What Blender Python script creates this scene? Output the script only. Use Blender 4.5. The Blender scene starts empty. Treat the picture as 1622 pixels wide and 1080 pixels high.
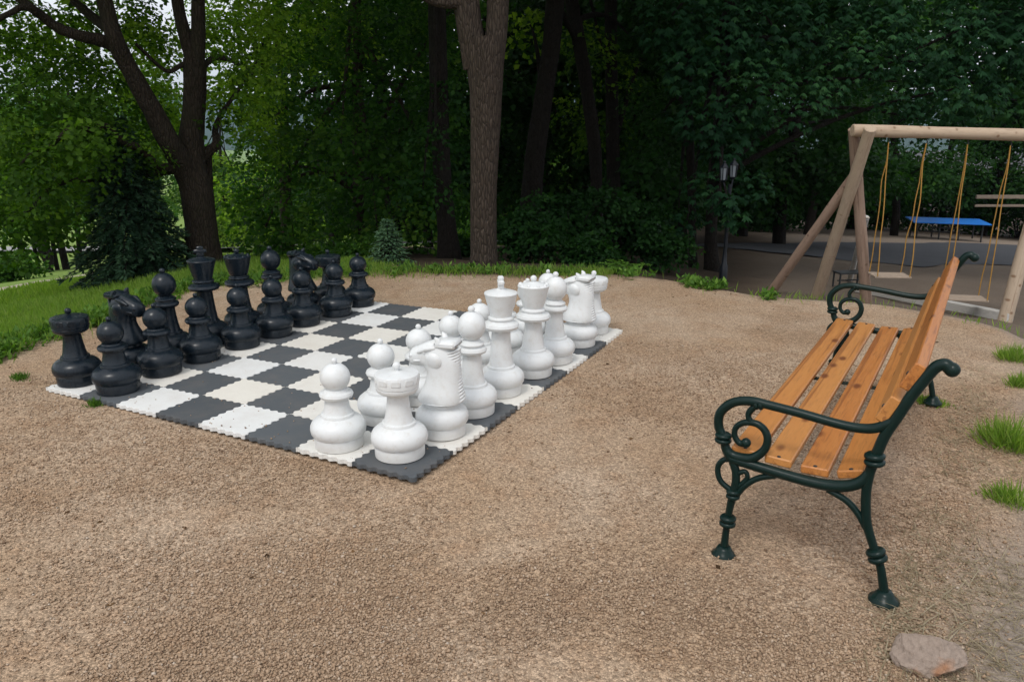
import bpy, math, random
import numpy as np
from mathutils import Vector, Matrix, noise as mnoise

rng = np.random.default_rng(7)
random.seed(7)
C = bpy.context.scene.collection
scene = bpy.context.scene
R = math.radians

# ------------------------------------------------------------------ camera
F_PX, CAM_H, PITCH = 1225.0, 1.57795, 0.28411
cam_d = bpy.data.cameras.new('camera')
cam = bpy.data.objects.new('camera', cam_d)
C.objects.link(cam)
cam.location = (0, 0, CAM_H)
cam.rotation_euler = (math.pi / 2 - PITCH, 0, 0)
cam_d.sensor_width = 36
cam_d.lens = F_PX / 1622 * 36
cam_d.clip_start = 0.05
cam_d.clip_end = 12000
scene.camera = cam
_f = np.array([0, math.cos(PITCH), -math.sin(PITCH)])
_u = np.array([0, math.sin(PITCH), math.cos(PITCH)])
_r = np.array([1., 0, 0])
_o = np.array([0, 0, CAM_H])


def ray(x, y):
    return _f + _r * (x - 811) / F_PX - _u * (y - 540) / F_PX


def at(x, y, Y):                    # surveyed point: sight line met at ground distance Y
    d = ray(x, y)
    return _o + d * (Y / d[1])


def on_ground(x, y, z=0.):
    d = ray(x, y)
    return _o + d * ((z - CAM_H) / d[2])


# ------------------------------------------------------------------ helpers
def tag(o, label=None, cat=None, group=None, kind=None):
    if label: o['label'] = label
    if cat: o['category'] = cat
    if group: o['group'] = group
    if kind: o['kind'] = kind
    return o


def empty(name, loc, rz=0, label=None, cat=None, group=None):
    o = bpy.data.objects.new(name, None)
    C.objects.link(o)
    o.location = loc
    o.rotation_euler = (0, 0, rz)
    o.empty_display_size = .1
    return tag(o, label, cat, group)


def link(name, me, m, parent=None, smooth=False, angle=None):
    if m is not None and not me.materials:
        me.materials.append(m)
    o = bpy.data.objects.new(name, me)
    C.objects.link(o)
    if parent is not None:
        o.parent = parent
    if smooth:
        me.shade_smooth()
        if angle:
            me.set_sharp_from_angle(angle=R(angle))
    return o


class MB:                            # collects shapes, builds one mesh
    def __init__(s):
        s.v = []; s.f = []

    def add(s, vs, fs):
        n = len(s.v)
        s.v += [tuple(map(float, a)) for a in vs]
        s.f += [tuple(i + n for i in f) for f in fs]
        return s

    def build(s, name, m, parent=None, smooth=True, angle=35):
        me = bpy.data.meshes.new(name)
        me.from_pydata(s.v, [], s.f)
        me.validate()
        return link(name, me, m, parent, smooth, angle)

    def lathe(s, prof, seg=48, c=(0, 0, 0), cap=True):
        vs = []; fs = []
        for r, z in prof:
            for k in range(seg):
                a = 2 * math.pi * k / seg
                vs.append((c[0] + r * math.cos(a), c[1] + r * math.sin(a), c[2] + z))
        for i in range(len(prof) - 1):
            for k in range(seg):
                k2 = (k + 1) % seg
                fs.append((i * seg + k, i * seg + k2, (i + 1) * seg + k2, (i + 1) * seg + k))
        if cap:
            fs.append(tuple(range(seg - 1, -1, -1)))
            n = (len(prof) - 1) * seg
            fs.append(tuple(range(n, n + seg)))
        return s.add(vs, fs)

    def tube(s, pts, rad, seg=12, cap=True, squash=None):
        P = [Vector(p) for p in pts]
        n = len(P)
        if not hasattr(rad, '__len__'): rad = [rad] * n
        T = []
        for i in range(n):
            t = (P[min(i + 1, n - 1)] - P[max(i - 1, 0)])
            T.append(t.normalized() if t.length > 1e-9 else Vector((0, 0, 1)))
        up = Vector((0, 0, 1)) if abs(T[0].z) < .9 else Vector((1, 0, 0))
        N = (up - T[0] * up.dot(T[0])).normalized()
        vs = []; fs = []
        for i in range(n):
            if i:
                N = (N - T[i] * N.dot(T[i]))
                N = N.normalized() if N.length > 1e-6 else T[i].orthogonal().normalized()
            B = T[i].cross(N)
            for k in range(seg):
                a = 2 * math.pi * k / seg
                vs.append(P[i] + (N * math.cos(a) + B * math.sin(a)) * rad[i])
        for i in range(n - 1):
            for k in range(seg):
                k2 = (k + 1) % seg
                fs.append((i * seg + k, i * seg + k2, (i + 1) * seg + k2, (i + 1) * seg + k))
        if cap:
            fs.append(tuple(range(seg - 1, -1, -1)))
            fs.append(tuple(range((n - 1) * seg, n * seg)))
        return s.add(vs, fs)

    def box(s, c, size, axes=None, bev=0.0):
        ax = axes or (Vector((1, 0, 0)), Vector((0, 1, 0)), Vector((0, 0, 1)))
        c = Vector(c)
        hx, hy, hz = [q / 2 for q in size]
        b = min(bev, hx * .9, hy * .9, hz * .9)
        if b <= 0:
            vs = [c + ax[0] * hx * i + ax[1] * hy * j + ax[2] * hz * k for i in (-1, 1) for j in (-1, 1) for k in (-1, 1)]
            return s.add(vs, [(0, 1, 3, 2), (4, 6, 7, 5), (0, 4, 5, 1), (2, 3, 7, 6), (0, 2, 6, 4), (1, 5, 7, 3)])
        # chamfered box: rectangle rings with cut corners swept along axis 0
        def ring(x, sh):
            p = []
            y, z = hy - sh, hz - sh
            for (a, q) in ((1, 1), (-1, 1), (-1, -1), (1, -1)):
                cs = [(a * y, q * (z - b)), (a * (y - b), q * z)]
                if a * q < 0: cs = cs[::-1]
                p += cs
            return [c + ax[0] * x + ax[1] * yy + ax[2] * zz for yy, zz in p]
        rings = [ring(-hx, b), ring(-hx + b, 0), ring(hx - b, 0), ring(hx, b)]
        vs = [v for r_ in rings for v in r_]
        fs = [tuple(range(7, -1, -1)), tuple(range(24, 32))]
        for i in range(3):
            for k in range(8):
                fs.append((i * 8 + k, i * 8 + (k + 1) % 8, (i + 1) * 8 + (k + 1) % 8, (i + 1) * 8 + k))
        return s.add(vs, fs)


def spline(pts, n=8):                # Catmull-Rom through points (any dimension)
    P = [np.array(p, float) for p in pts]
    P = [2 * P[0] - P[1]] + P + [2 * P[-1] - P[-2]]
    out = []
    for i in range(1, len(P) - 2):
        for k in range(n):
            t = k / n
            out.append(.5 * ((2 * P[i]) + (-P[i - 1] + P[i + 1]) * t + (2 * P[i - 1] - 5 * P[i] + 4 * P[i + 1] - P[i + 2]) * t * t
                             + (-P[i - 1] + 3 * P[i] - 3 * P[i + 1] + P[i + 2]) * t ** 3))
    out.append(P[-2])
    return out


def mesh_np(name, V, Fc, attrs=None, smooth=False):     # V (N,3), Fc (M,k) with constant k
    me = bpy.data.meshes.new(name)
    V = np.ascontiguousarray(V, dtype=np.float32); Fc = np.ascontiguousarray(Fc, dtype=np.int32)
    M, k = Fc.shape
    me.vertices.add(len(V)); me.vertices.foreach_set('co', V.ravel())
    me.loops.add(M * k); me.loops.foreach_set('vertex_index', Fc.ravel())
    me.polygons.add(M)
    me.polygons.foreach_set('loop_start', np.arange(0, M * k, k, dtype=np.int32))
    try:
        me.polygons.foreach_set('loop_total', np.full(M, k, dtype=np.int32))
    except Exception:
        pass
    if attrs:
        for an, val in attrs.items():
            val = np.asarray(val, np.float32)
            if val.ndim == 1:
                a = me.attributes.new(an, 'FLOAT', 'POINT'); a.data.foreach_set('value', val)
            else:
                a = me.attributes.new(an, 'FLOAT_COLOR', 'POINT')
                a.data.foreach_set('color', np.c_[val, np.ones(len(val))].astype(np.float32).ravel())
    me.update(calc_edges=True)
    if smooth: me.shade_smooth()
    return me


# ------------------------------------------------------------------ materials
class NT:
    def __init__(s, name):
        s.m = bpy.data.materials.new(name); s.m.use_nodes = True
        s.t = s.m.node_tree; s.t.nodes.clear()
        s.out = s.t.nodes.new('ShaderNodeOutputMaterial')

    def n(s, typ, **kw):
        nd = s.t.nodes.new(typ)
        for k, v in kw.items():
            if k in nd.inputs.keys():
                s.put(nd.inputs[k], v)
            else:
                setattr(nd, k, v)
        return nd

    def put(s, sock, v):
        if isinstance(v, bpy.types.NodeSocket): s.t.links.new(v, sock)
        elif isinstance(v, bpy.types.Node): s.t.links.new(v.outputs[0], sock)
        else:
            if hasattr(sock.default_value, '__len__') and len(sock.default_value) == 4 and len(v) == 3: v = (*v, 1)
            sock.default_value = v

    def noise(s, scale, detail=4, rough=.55, vec=None, dist=0):
        nd = s.n('ShaderNodeTexNoise', Scale=scale, Detail=detail, Roughness=rough, Distortion=dist)
        if vec is not None: s.put(nd.inputs['Vector'], vec)
        return nd

    def vor(s, scale, vec=None, feature='F1', rnd=1):
        nd = s.n('ShaderNodeTexVoronoi', Scale=scale, Randomness=rnd); nd.feature = feature
        if vec is not None: s.put(nd.inputs['Vector'], vec)
        return nd

    def ramp(s, fac, stops):
        nd = s.n('ShaderNodeValToRGB'); e = nd.color_ramp.elements
        while len(e) < len(stops): e.new(.5)
        for q, (p, c) in zip(e, stops):
            q.position = p; q.color = (*c, 1) if hasattr(c, '__len__') else (c, c, c, 1)
        s.put(nd.inputs[0], fac)
        return nd

    def mix(s, fac, a, b, mode='MIX'):
        nd = s.n('ShaderNodeMix'); nd.data_type = 'RGBA'; nd.blend_type = mode
        s.put(nd.inputs[0], fac); s.put(nd.inputs[6], a); s.put(nd.inputs[7], b)
        return nd.outputs[2]

    def math(s, op, a, b=0.):
        nd = s.n('ShaderNodeMath'); nd.operation = op
        s.put(nd.inputs[0], a); s.put(nd.inputs[1], b)
        return nd.outputs[0]

    def maprange(s, v, a, b, c, d):
        nd = s.n('ShaderNodeMapRange')
        for i, q in enumerate((v, a, b, c, d)): s.put(nd.inputs[i], q)
        return nd.outputs[0]

    def coord(s, which='Object', scale=None):
        tc = s.n('ShaderNodeTexCoord').outputs[which]
        if scale:
            mp = s.n('ShaderNodeMapping'); s.put(mp.inputs['Vector'], tc); mp.inputs['Scale'].default_value = scale
            return mp.outputs[0]
        return tc

    def bump(s, h, strength=.5, dist=.01, nrm=None):
        nd = s.n('ShaderNodeBump', Strength=strength, Distance=dist, Height=h)
        if nrm is not None: s.put(nd.inputs['Normal'], nrm)
        return nd.outputs[0]

    def done(s, col, rough=.6, nrm=None, spec=.5, metal=0, coat=0):
        b = s.n('ShaderNodeBsdfPrincipled', Roughness=rough, Metallic=metal)
        s.put(b.inputs['Base Color'], col)
        b.inputs['Specular IOR Level'].default_value = spec
        if coat:
            b.inputs['Coat Weight'].default_value = coat; b.inputs['Coat Roughness'].default_value = .25
        if nrm is not None: s.put(b.inputs['Normal'], nrm)
        s.t.links.new(b.outputs[0], s.out.inputs[0])
        return s.m


def m_plastic(name, base, var, rough, dust, dust_amt):
    t = NT(name); co = t.coord('Object')
    ns = t.noise(9, 5, .6, co)
    c = t.mix(ns.outputs[0], base, var)
    n2 = t.noise(30, 6, .7, co)
    c = t.mix(t.ramp(n2.outputs[0], [(.5, 0.), (.75, dust_amt)]), c, dust)
    sp = t.n('ShaderNodeSeparateXYZ'); t.put(sp.inputs[0], co)
    low = t.maprange(sp.outputs[2], 0., .07, dust_amt * 1.2, 0.)
    c = t.mix(low, c, dust)
    rg = t.maprange(n2.outputs[0], .3, .7, rough - .08, rough + .12)
    return t.done(c, rg, t.bump(t.noise(70, 4, .7, co), .12, .004), .34)


M = {}
M['white_plastic'] = m_plastic('white plastic', (.74, .76, .77), (.70, .715, .71), .40, (.46, .40, .32), .30)
M['black_plastic'] = m_plastic('black plastic', (.006, .011, .017), (.009, .016, .024), .28, (.07, .065, .06), .10)


def m_tile(name, a, b, dusta):
    t = NT(name); co = t.coord('Object')
    rn = t.n('ShaderNodeObjectInfo').outputs['Random']
    c = t.mix(rn, a, b)
    ns = t.noise(6, 6, .65, co)
    c = t.mix(t.ramp(ns.outputs[0], [(.45, 0.), (.8, dusta)]), c, (.40, .31, .23))
    fine = t.noise(260, 2, .5, co)
    c = t.mix(.25, c, t.mix(1., c, t.ramp(fine.outputs[0], [(.3, .55), (.7, 1.)]), 'MULTIPLY'))
    return t.done(c, .75, t.bump(fine.outputs[0], .35, .002), .3)


M['white_tile'] = m_tile('white foam mat', (.76, .77, .76), (.77, .74, .67), .24)
M['black_tile'] = m_tile('dark foam mat', (.105, .117, .128), (.080, .089, .098), .12)


def m_wood(name, a, b, dark, scale=(1.5, 14, 14), rough=.45, knots=True, coat=0.):
    t = NT(name); co = t.coord('Object', scale)
    rn = t.n('ShaderNodeObjectInfo').outputs['Random']
    ad = t.n('ShaderNodeVectorMath'); ad.operation = 'ADD'
    t.put(ad.inputs[0], co)
    cb = t.n('ShaderNodeCombineXYZ'); t.put(cb.inputs[0], t.math('MULTIPLY', rn, 31.)); t.put(cb.inputs[1], t.math('MULTIPLY', rn, 57.))
    t.put(ad.inputs[1], cb.outputs[0]); v = ad.outputs[0]
    g = t.noise(1.6, 6, .65, v, 1.2)
    g2 = t.noise(7, 3, .6, v, .4)
    c = t.mix(t.ramp(g.outputs[0], [(.3, 0.), (.7, 1.)]), a, b)
    c = t.mix(t.ramp(g2.outputs[0], [(.50, 0.), (.72, .6)]), c, dark)
    c = t.mix(t.math('MULTIPLY', rn, .55), c, tuple(min(1, q * k_) for q, k_ in zip(b, (1.12, 1.35, 1.6))))
    cr_ = t.noise(1., 3, .5, t.coord('Object', (22, 22, .5) if scale[2] < 2 else (.6, 30, 30)))
    c = t.mix(t.ramp(cr_.outputs[0], [(.60, 0.), (.66, .55)]), c, dark)
    if knots:
        vv = t.coord('Object', (5, 11, 11))
        ad2 = t.n('ShaderNodeVectorMath'); ad2.operation = 'ADD'; t.put(ad2.inputs[0], vv); t.put(ad2.inputs[1], cb.outputs[0])
        kn = t.vor(.8, ad2.outputs[0])
        c = t.mix(t.ramp(kn.outputs[0], [(.09, .9), (.2, 0.)]), c, dark)
    return t.done(c, rough, t.bump(g2.outputs[0], .15, .003), .4, 0, coat)


M['slat'] = m_wood('varnished spruce slats', (.40, .132, .027), (.50, .198, .050), (.15, .042, .011), (1.2, 16, 16), .42, True, .15)
M['log'] = m_wood('peeled round log', (.40, .27, .17), (.48, .35, .24), (.22, .13, .075), (6, 6, 1.2), .75, True)
M['log_red'] = m_wood('reddish round log', (.30, .19, .13), (.37, .25, .18), (.15, .09, .06), (6, 6, 1.2), .8, True)
M['grey_wood'] = m_wood('weathered planks', (.42, .37, .32), (.50, .45, .39), (.24, .2, .17), (2, 8, 8), .85, False)


def m_plain(name, col, rough=.5, spec=.5, metal=0, var=.25, scale=20):
    t = NT(name); co = t.coord('Object')
    ns = t.noise(scale, 5, .6, co)
    c = t.mix(t.math('MULTIPLY', ns.outputs[0], 1.), tuple(q * (1 - var) for q in col), tuple(min(1, q * (1 + var)) for q in col))
    return t.done(c, rough, t.bump(ns.outputs[0], .08, .003), spec, metal)


M['iron'] = m_plain('dark green painted iron', (.0045, .017, .0145), .30, .22, 0, .4, 60)
M['blue'] = m_plain('blue table top', (.014, .18, .62), .5, .4, 0, .15, 4)
M['dark_metal'] = m_plain('dark metal', (.02, .022, .024), .5)
M['rope'] = m_plain('yellow rope', (.36, .20, .05), .8, .2, 0, .3, 60)
M['swing_seat'] = m_plain('pale plank', (.34, .27, .21), .8, .2)
M['glass'] = m_plain('milky glass', (.24, .265, .29), .2, .5, 0, .05)
M['lamp_paint'] = m_plain('blue black lamp paint', (.006, .009, .015), .4)
M['teal'] = m_plain('teal sheet', (.01, .10, .10), .6)
M['stone'] = None


def m_bark(name, a, b, moss=None, sc=(15, 15, 3.2)):
    t = NT(name); co = t.coord('Object', sc)
    n1 = t.noise(2.2, 8, .7, co, .6)
    v = t.vor(2.6, co, 'DISTANCE_TO_EDGE')
    h = t.math('ADD', t.math('MULTIPLY', t.ramp(v.outputs[0], [(0., 0.), (.25, 1.)]).outputs[0], .6), n1.outputs[0])
    c = t.mix(t.ramp(n1.outputs[0], [(.3, 0.), (.7, 1.)]), a, b)
    c = t.mix(t.ramp(v.outputs[0], [(0., .75), (.12, 0.)]), c, tuple(q * .35 for q in a))
    if moss:
        c = t.mix(t.ramp(t.noise(1.2, 4, .6, t.coord('Object')).outputs[0], [(.5, 0.), (.7, .5)]), c, moss)
    return t.done(c, .9, t.bump(h, .9, .03), .2)


M['bark'] = m_bark('grey brown bark', (.042, .031, .023), (.086, .066, .052))
M['bark_dark'] = m_bark('dark bark', (.024, .018, .013), (.050, .037, .027), (.022, .03, .010))
M['bark_deep'] = m_bark('blackish bark', (.013, .010, .008), (.026, .021, .017))


def m_leaf(name, a, b, c3, transl=.35, rough=.5):
    t = NT(name)
    at_ = t.n('ShaderNodeAttribute'); at_.attribute_name = 'tint'
    c = t.ramp(at_.outputs['Fac'], [(0., a), (.6, b), (1., c3)])
    b_ = t.n('ShaderNodeBsdfPrincipled', Roughness=.6)
    b_.inputs['Specular IOR Level'].default_value = .12
    t.put(b_.inputs['Base Color'], c)
    tr = t.n('ShaderNodeBsdfTranslucent')
    t.put(tr.inputs[0], t.mix(1., c, (1.5, 1.7, .5), 'MULTIPLY'))
    mx = t.n('ShaderNodeMixShader'); mx.inputs[0].default_value = transl
    t.t.links.new(b_.outputs[0], mx.inputs[1]); t.t.links.new(tr.outputs[0], mx.inputs[2])
    t.t.links.new(mx.outputs[0], t.out.inputs[0])
    return t.m


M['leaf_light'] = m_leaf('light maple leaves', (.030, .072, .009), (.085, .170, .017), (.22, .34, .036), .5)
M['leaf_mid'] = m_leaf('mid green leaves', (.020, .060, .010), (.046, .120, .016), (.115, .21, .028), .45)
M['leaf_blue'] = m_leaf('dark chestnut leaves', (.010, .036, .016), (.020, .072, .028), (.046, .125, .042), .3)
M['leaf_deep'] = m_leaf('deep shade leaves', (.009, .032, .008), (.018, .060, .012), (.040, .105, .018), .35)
M['needle'] = m_leaf('blue green needles', (.013, .034, .019), (.026, .062, .034), (.055, .105, .055), .15)
M['needle_pale'] = m_leaf('pale spruce needles', (.04, .085, .05), (.08, .155, .085), (.13, .23, .13), .2)
M['grass'] = m_leaf('grass blades', (.14, .225, .042), (.21, .33, .065), (.32, .38, .12), .5)
M['weed'] = m_leaf('weed leaves', (.05, .11, .02), (.09, .19, .03), (.15, .26, .05), .35)
M['dry'] = m_leaf('dry grass', (.20, .16, .10), (.30, .25, .17), (.38, .33, .24), .2)


# ------------------------------------------------------------------ terrain
EDGE = [(0, 560), (80, 530), (160, 505), (240, 470), (330, 445), (450, 437), (590, 432), (760, 430), (900, 431), (1000, 433), (1100, 448), (1215, 468), (1300, 472), (1400, 476), (1500, 492), (1590, 514), (1622, 528)]
_eg = np.array([on_ground(*p)[:2] for p in EDGE])
E_AZ = np.arctan2(_eg[:, 0], _eg[:, 1]); E_R = np.hypot(_eg[:, 0], _eg[:, 1])
E_AZ = np.r_[-math.pi, -1.6, -1.0, E_AZ, .75, 1.2, math.pi]
E_R = np.r_[9, 7.5, 5.6, E_R, 6.6, 6.6, 9]


def edge_r(az):
    return np.interp(az, E_AZ, E_R)


def fbm(x, y, s, seed=0):
    v = 0
    for i, (a, b, c) in enumerate(((1, .37, 1.), (-.61, 1.13, .7), (1.71, -1.29, .5), (2.3, 2.1, .33), (-3.7, 2.9, .22))):
        v = v + c * np.sin(s * (a * x + b * y) + seed * 1.7 + i * 2.1 + 1.3 * np.sin(s * .7 * (b * x - a * y) + seed + i))
    return v / 2.2


RA, RB = np.array([.95, 1.45]), np.array([3.95, 5.75])     # line where the gravel gives way to soil on the right
_rd = (RB - RA) / np.linalg.norm(RB - RA); _rn = np.array([_rd[1], -_rd[0]])


def right_s(x, y):
    return (x - RA[0]) * _rn[0] + (y - RA[1]) * _rn[1]


def th(x, y):
    x = np.asarray(x, float); y = np.asarray(y, float)
    az = np.arctan2(x, y); r = np.hypot(x, y)
    s = r - edge_r(az)
    sp = np.maximum(s, 0)
    # left and middle: steady hillside falling away; right: a short bank, then the gentle playground
    sm = np.sqrt(sp * sp + .3) - math.sqrt(.3)
    zl = -.155 * np.minimum(sm, 60) - .06 * np.maximum(sm - 60, 0)
    zr = -.50 * (1 - np.exp(-(sp / 1.3) ** 1.3)) - .098 * np.maximum(sp - .8, 0)
    w = np.clip((az - .10) / .18, 0, 1); w = w * w * (3 - 2 * w)
    back = np.clip((np.abs(az) - 1.5) / .6, 0, 1)
    z = (zl * (1 - w) + zr * w)
    z = np.maximum(z, -70 + 4 * fbm(x, y, .004))
    z = z * (1 - back)
    z = z + (.018 * fbm(x, y, 5.5, 7) + .010 * fbm(x, y, 13., 2)) * np.clip(right_s(x, y) * 3, 0, 1) * np.clip((12 - r) / 5, 0, 1) - .10 * np.maximum(right_s(x, y), 0) ** 1.2 * np.clip(1.3 - r / 9, 0, 1)
    und = .012 * fbm(x, y, 1.1, 3) + .006 * fbm(x, y, 3.7, 1)
    und = und * np.clip((24 - r) / 9, 0, 1)
    z = z + und * np.where(s < 0, 1, 1 + 2.5 * np.clip(sp, 0, 1))
    return z - .034


def polar(rs, azs, zf, wrap=False):
    Rr, A = np.meshgrid(rs, azs, indexing='ij')
    X, Y = Rr * np.sin(A), Rr * np.cos(A)
    Z = zf(X, Y)
    n, m = Rr.shape
    idx = np.arange(n * m).reshape(n, m)
    nx = np.roll(idx, -1, 1) if wrap else None
    if wrap:
        q = np.stack([idx[:-1], idx[1:], nx[1:], nx[:-1]], -1).reshape(-1, 4)[:, ::-1]
    else:
        q = np.stack([idx[:-1, :-1], idx[1:, :-1], idx[1:, 1:], idx[:-1, 1:]], -1).reshape(-1, 4)[:, ::-1]
    return np.c_[X.ravel(), Y.ravel(), Z.ravel()], q


def sstep(v, a, b):
    t = np.clip((v - a) / (b - a), 0, 1)
    return t * t * (3 - 2 * t)


def m_ground():
    t = NT('gravel and soil'); co = t.coord('Object')
    at_ = t.n('ShaderNodeAttribute'); at_.attribute_name = 'zone'
    sep = t.n('ShaderNodeSeparateColor'); t.put(sep.inputs[0], at_.outputs['Color'])
    big = t.noise(.9, 5, .6, co); mid = t.noise(5, 5, .65, co); fin = t.noise(45, 4, .7, co)
    v1 = t.vor(125, co); v2 = t.vor(260, co); ve = t.vor(125, co, 'DISTANCE_TO_EDGE')
    g = t.mix(t.ramp(big.outputs[0], [(.40, 0.), (.60, 1.)]), (.380, .268, .176), (.440, .332, .238))
    g = t.mix(t.ramp(mid.outputs[0], [(.48, 0.), (.72, .65)]), g, (.325, .200, .118))
    g = t.mix(t.ramp(t.noise(.55, 6, .7, co, .8).outputs[0], [(.54, 0.), (.70, .6)]), g, (.235, .150, .090))
    hv = t.n('ShaderNodeSeparateColor'); t.put(hv.inputs[0], v1.outputs['Color'])
    g = t.mix(.75, g, t.mix(1., g, t.ramp(hv.outputs[0], [(0., .5), (.5, .97), (1., 1.55)]), 'MULTIPLY'))
    hv2 = t.n('ShaderNodeSeparateColor'); t.put(hv2.inputs[0], v2.outputs['Color'])
    g = t.mix(.5, g, t.mix(1., g, t.ramp(hv2.outputs[1], [(0., .5), (1., 1.5)]), 'MULTIPLY'))
    g = t.mix(t.ramp(ve.outputs[0], [(0., .4), (.10, 0.)]), g, (.13, .09, .06))
    # soil: grey, dusty, finer
    so = t.mix(mid.outputs[0], (.24, .195, .16), (.30, .26, .225))
    so = t.mix(.6, so, t.mix(1., so, t.ramp(fin.outputs[0], [(.3, .55), (.7, 1.35)]), 'MULTIPLY'))
    c = t.mix(sep.outputs[0], g, so)
    # lawn and forest floor, whose dark tone also paints tree shade on the playground
    la = t.mix(mid.outputs[0], (.145, .225, .048), (.20, .29, .07))
    la = t.mix(t.ramp(big.outputs[0], [(.5, 0.), (.75, .6)]), la, (.13, .13, .05))
    c = t.mix(sep.outputs[1], c, la)
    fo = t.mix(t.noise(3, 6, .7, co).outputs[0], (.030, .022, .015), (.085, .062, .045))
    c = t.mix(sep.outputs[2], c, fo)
    h = t.math('ADD', t.math('MULTIPLY', v1.outputs[0], -.9), t.math('ADD', t.math('MULTIPLY', v2.outputs[0], -.35), t.math('MULTIPLY', fin.outputs[0], .8)))
    return t.done(c, .95, t.bump(h, .6, .007), .12)


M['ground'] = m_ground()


def zones(x, y):
    az = np.arctan2(x, y); r = np.hypot(x, y)
    s = r - edge_r(az)
    nz = .25 * fbm(x, y, 2.3, 5) + .12 * fbm(x, y, 7., 2)
    soil = sstep(right_s(x, y) + nz * .7, -.15, .35)
    out = sstep(s + nz * .5, -.1, .18)
    lawn = out * (1 - sstep(az + .02 * nz, -.20, -.14)) + out * sstep(r, 32, 40) * sstep(-az, -.12, -.02)
    lawn = np.clip(lawn, 0, 1)
    wood = out * (1 - lawn) * (1 - (.42 + .5 * sstep(r, 24, 28)) * sstep(az, .26, .36) * (1 - sstep(r, 38, 43))) * np.where(az > .2, sstep(s + nz, .3, 1.6), 1)  # playground soil takes some forest-floor colour to stand for tree shade
    soil = np.maximum(soil, out * sstep(az, .24, .36) * .75)
    return np.c_[soil.ravel(), lawn.ravel(), wood.ravel()]


rs = np.r_[0.02, np.arange(.4, 14, .16), np.geomspace(14, 4000, 90)]
V, Q = polar(rs, np.r_[np.linspace(-.95, .95, 300), np.linspace(.95, 2 * math.pi - .95, 80)[1:-1]], th, wrap=True)
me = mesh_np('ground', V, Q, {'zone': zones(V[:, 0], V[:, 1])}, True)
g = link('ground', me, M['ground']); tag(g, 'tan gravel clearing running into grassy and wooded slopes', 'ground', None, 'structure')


def strip(name, pix, width, mat, lift, label, cat):
    P = [at(*p) for p in pix]
    P = np.array(spline([p[:2] for p in P], 24))
    T = np.gradient(P, axis=0); T /= np.linalg.norm(T, axis=1)[:, None]
    N = np.c_[-T[:, 1], T[:, 0]]
    k = np.linspace(-.5, .5, 31)
    X = P[:, None, :] + N[:, None, :] * (k[None, :, None] * width * (1 + .1 * fbm(P[:, 0], P[:, 1], 1.)[:, None, None]))
    Z = th(X[..., 0], X[..., 1]) + lift
    n, m = Z.shape
    idx = np.arange(n * m).reshape(n, m)
    q = np.stack([idx[:-1, :-1], idx[:-1, 1:], idx[1:, 1:], idx[1:, :-1]], -1).reshape(-1, 4)[:, ::-1]
    o = link(name, mesh_np(name, np.c_[X.reshape(-1, 2), Z.ravel()], q), mat)
    tag(o, label, cat, None, 'structure')
    return o


def hit(x, y, lo=3., hi=400.):       # where a sight line meets the terrain
    Ys = np.geomspace(lo, hi, 1500)
    d = ray(x, y); P = _o + d * (Ys / d[1])[:, None]
    dz = P[:, 2] - th(P[:, 0], P[:, 1])
    i = np.argmax(dz < 0) if (dz < 0).any() else -1
    return Ys[i]


def m_road(name, a, b):
    t = NT(name); co = t.coord('Object')
    n1 = t.noise(1.3, 6, .65, co); n2 = t.noise(60, 3, .6, co)
    c = t.mix(n1.outputs[0], a, b)
    c = t.mix(.4, c, t.mix(1., c, t.ramp(n2.outputs[0], [(.3, .6), (.7, 1.3)]), 'MULTIPLY'))
    return t.done(c, .9, t.bump(n2.outputs[0], .3, .006), .2)


M['path'] = m_road('pale earth path', (.36, .31, .24), (.44, .39, .31))
M['road'] = m_road('pale road', (.26, .255, .25), (.33, .325, .31))
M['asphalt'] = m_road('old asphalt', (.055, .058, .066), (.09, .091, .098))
strip('path', [(x, y, hit(x, y)) for x, y in ((-150, 500), (-40, 472), (60, 453), (150, 437), (235, 428), (320, 424))], 1.0, M['path'], .06,
      'narrow pale earth path crossing the lawn at the left', 'path')
strip('road', [(x, 398, hit(x, 398)) for x in (-60, 80, 200, 330, 420, 500, 620, 760)], 3.2, M['road'], .25,
      'pale road seen under the trees below the lawn', 'road')
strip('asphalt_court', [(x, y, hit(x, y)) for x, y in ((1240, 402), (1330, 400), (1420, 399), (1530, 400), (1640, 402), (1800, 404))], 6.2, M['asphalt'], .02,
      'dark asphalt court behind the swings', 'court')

# far hillside across the valley
hz = []
NH = 260
for i, az in enumerate(np.linspace(-1.3, 1.3, NH)):
    top = 60 + 55 * math.sin(az * 3.1 + 1) + 25 * math.sin(az * 9.7) + 8 * math.sin(az * 31)
    hz.append([(math.sin(az) * r, math.cos(az) * r, -75 + (top + 75) * k ** 1.15 + 7 * math.sin(az * 50 + k * 9) * k) for k, r in zip(np.linspace(0, 1, 14), np.linspace(1700, 3300, 14))])
V = np.array(hz).reshape(-1, 3)
idx = np.arange(NH * 14).reshape(NH, 14)
q = np.stack([idx[:-1, :-1], idx[:-1, 1:], idx[1:, 1:], idx[1:, :-1]], -1).reshape(-1, 4)
t = NT('wooded hills'); co = t.coord('Object')
c = t.mix(t.noise(.02, 6, .7, co).outputs[0], (.020, .042, .030), (.04, .07, .04))
M['hills'] = t.done(c, 1., None, .05)
tag(link('hills', mesh_np('hills', V, q, None, True), M['hills']), 'blue wooded hillside far across the valley', 'hills', None, 'structure')


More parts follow.
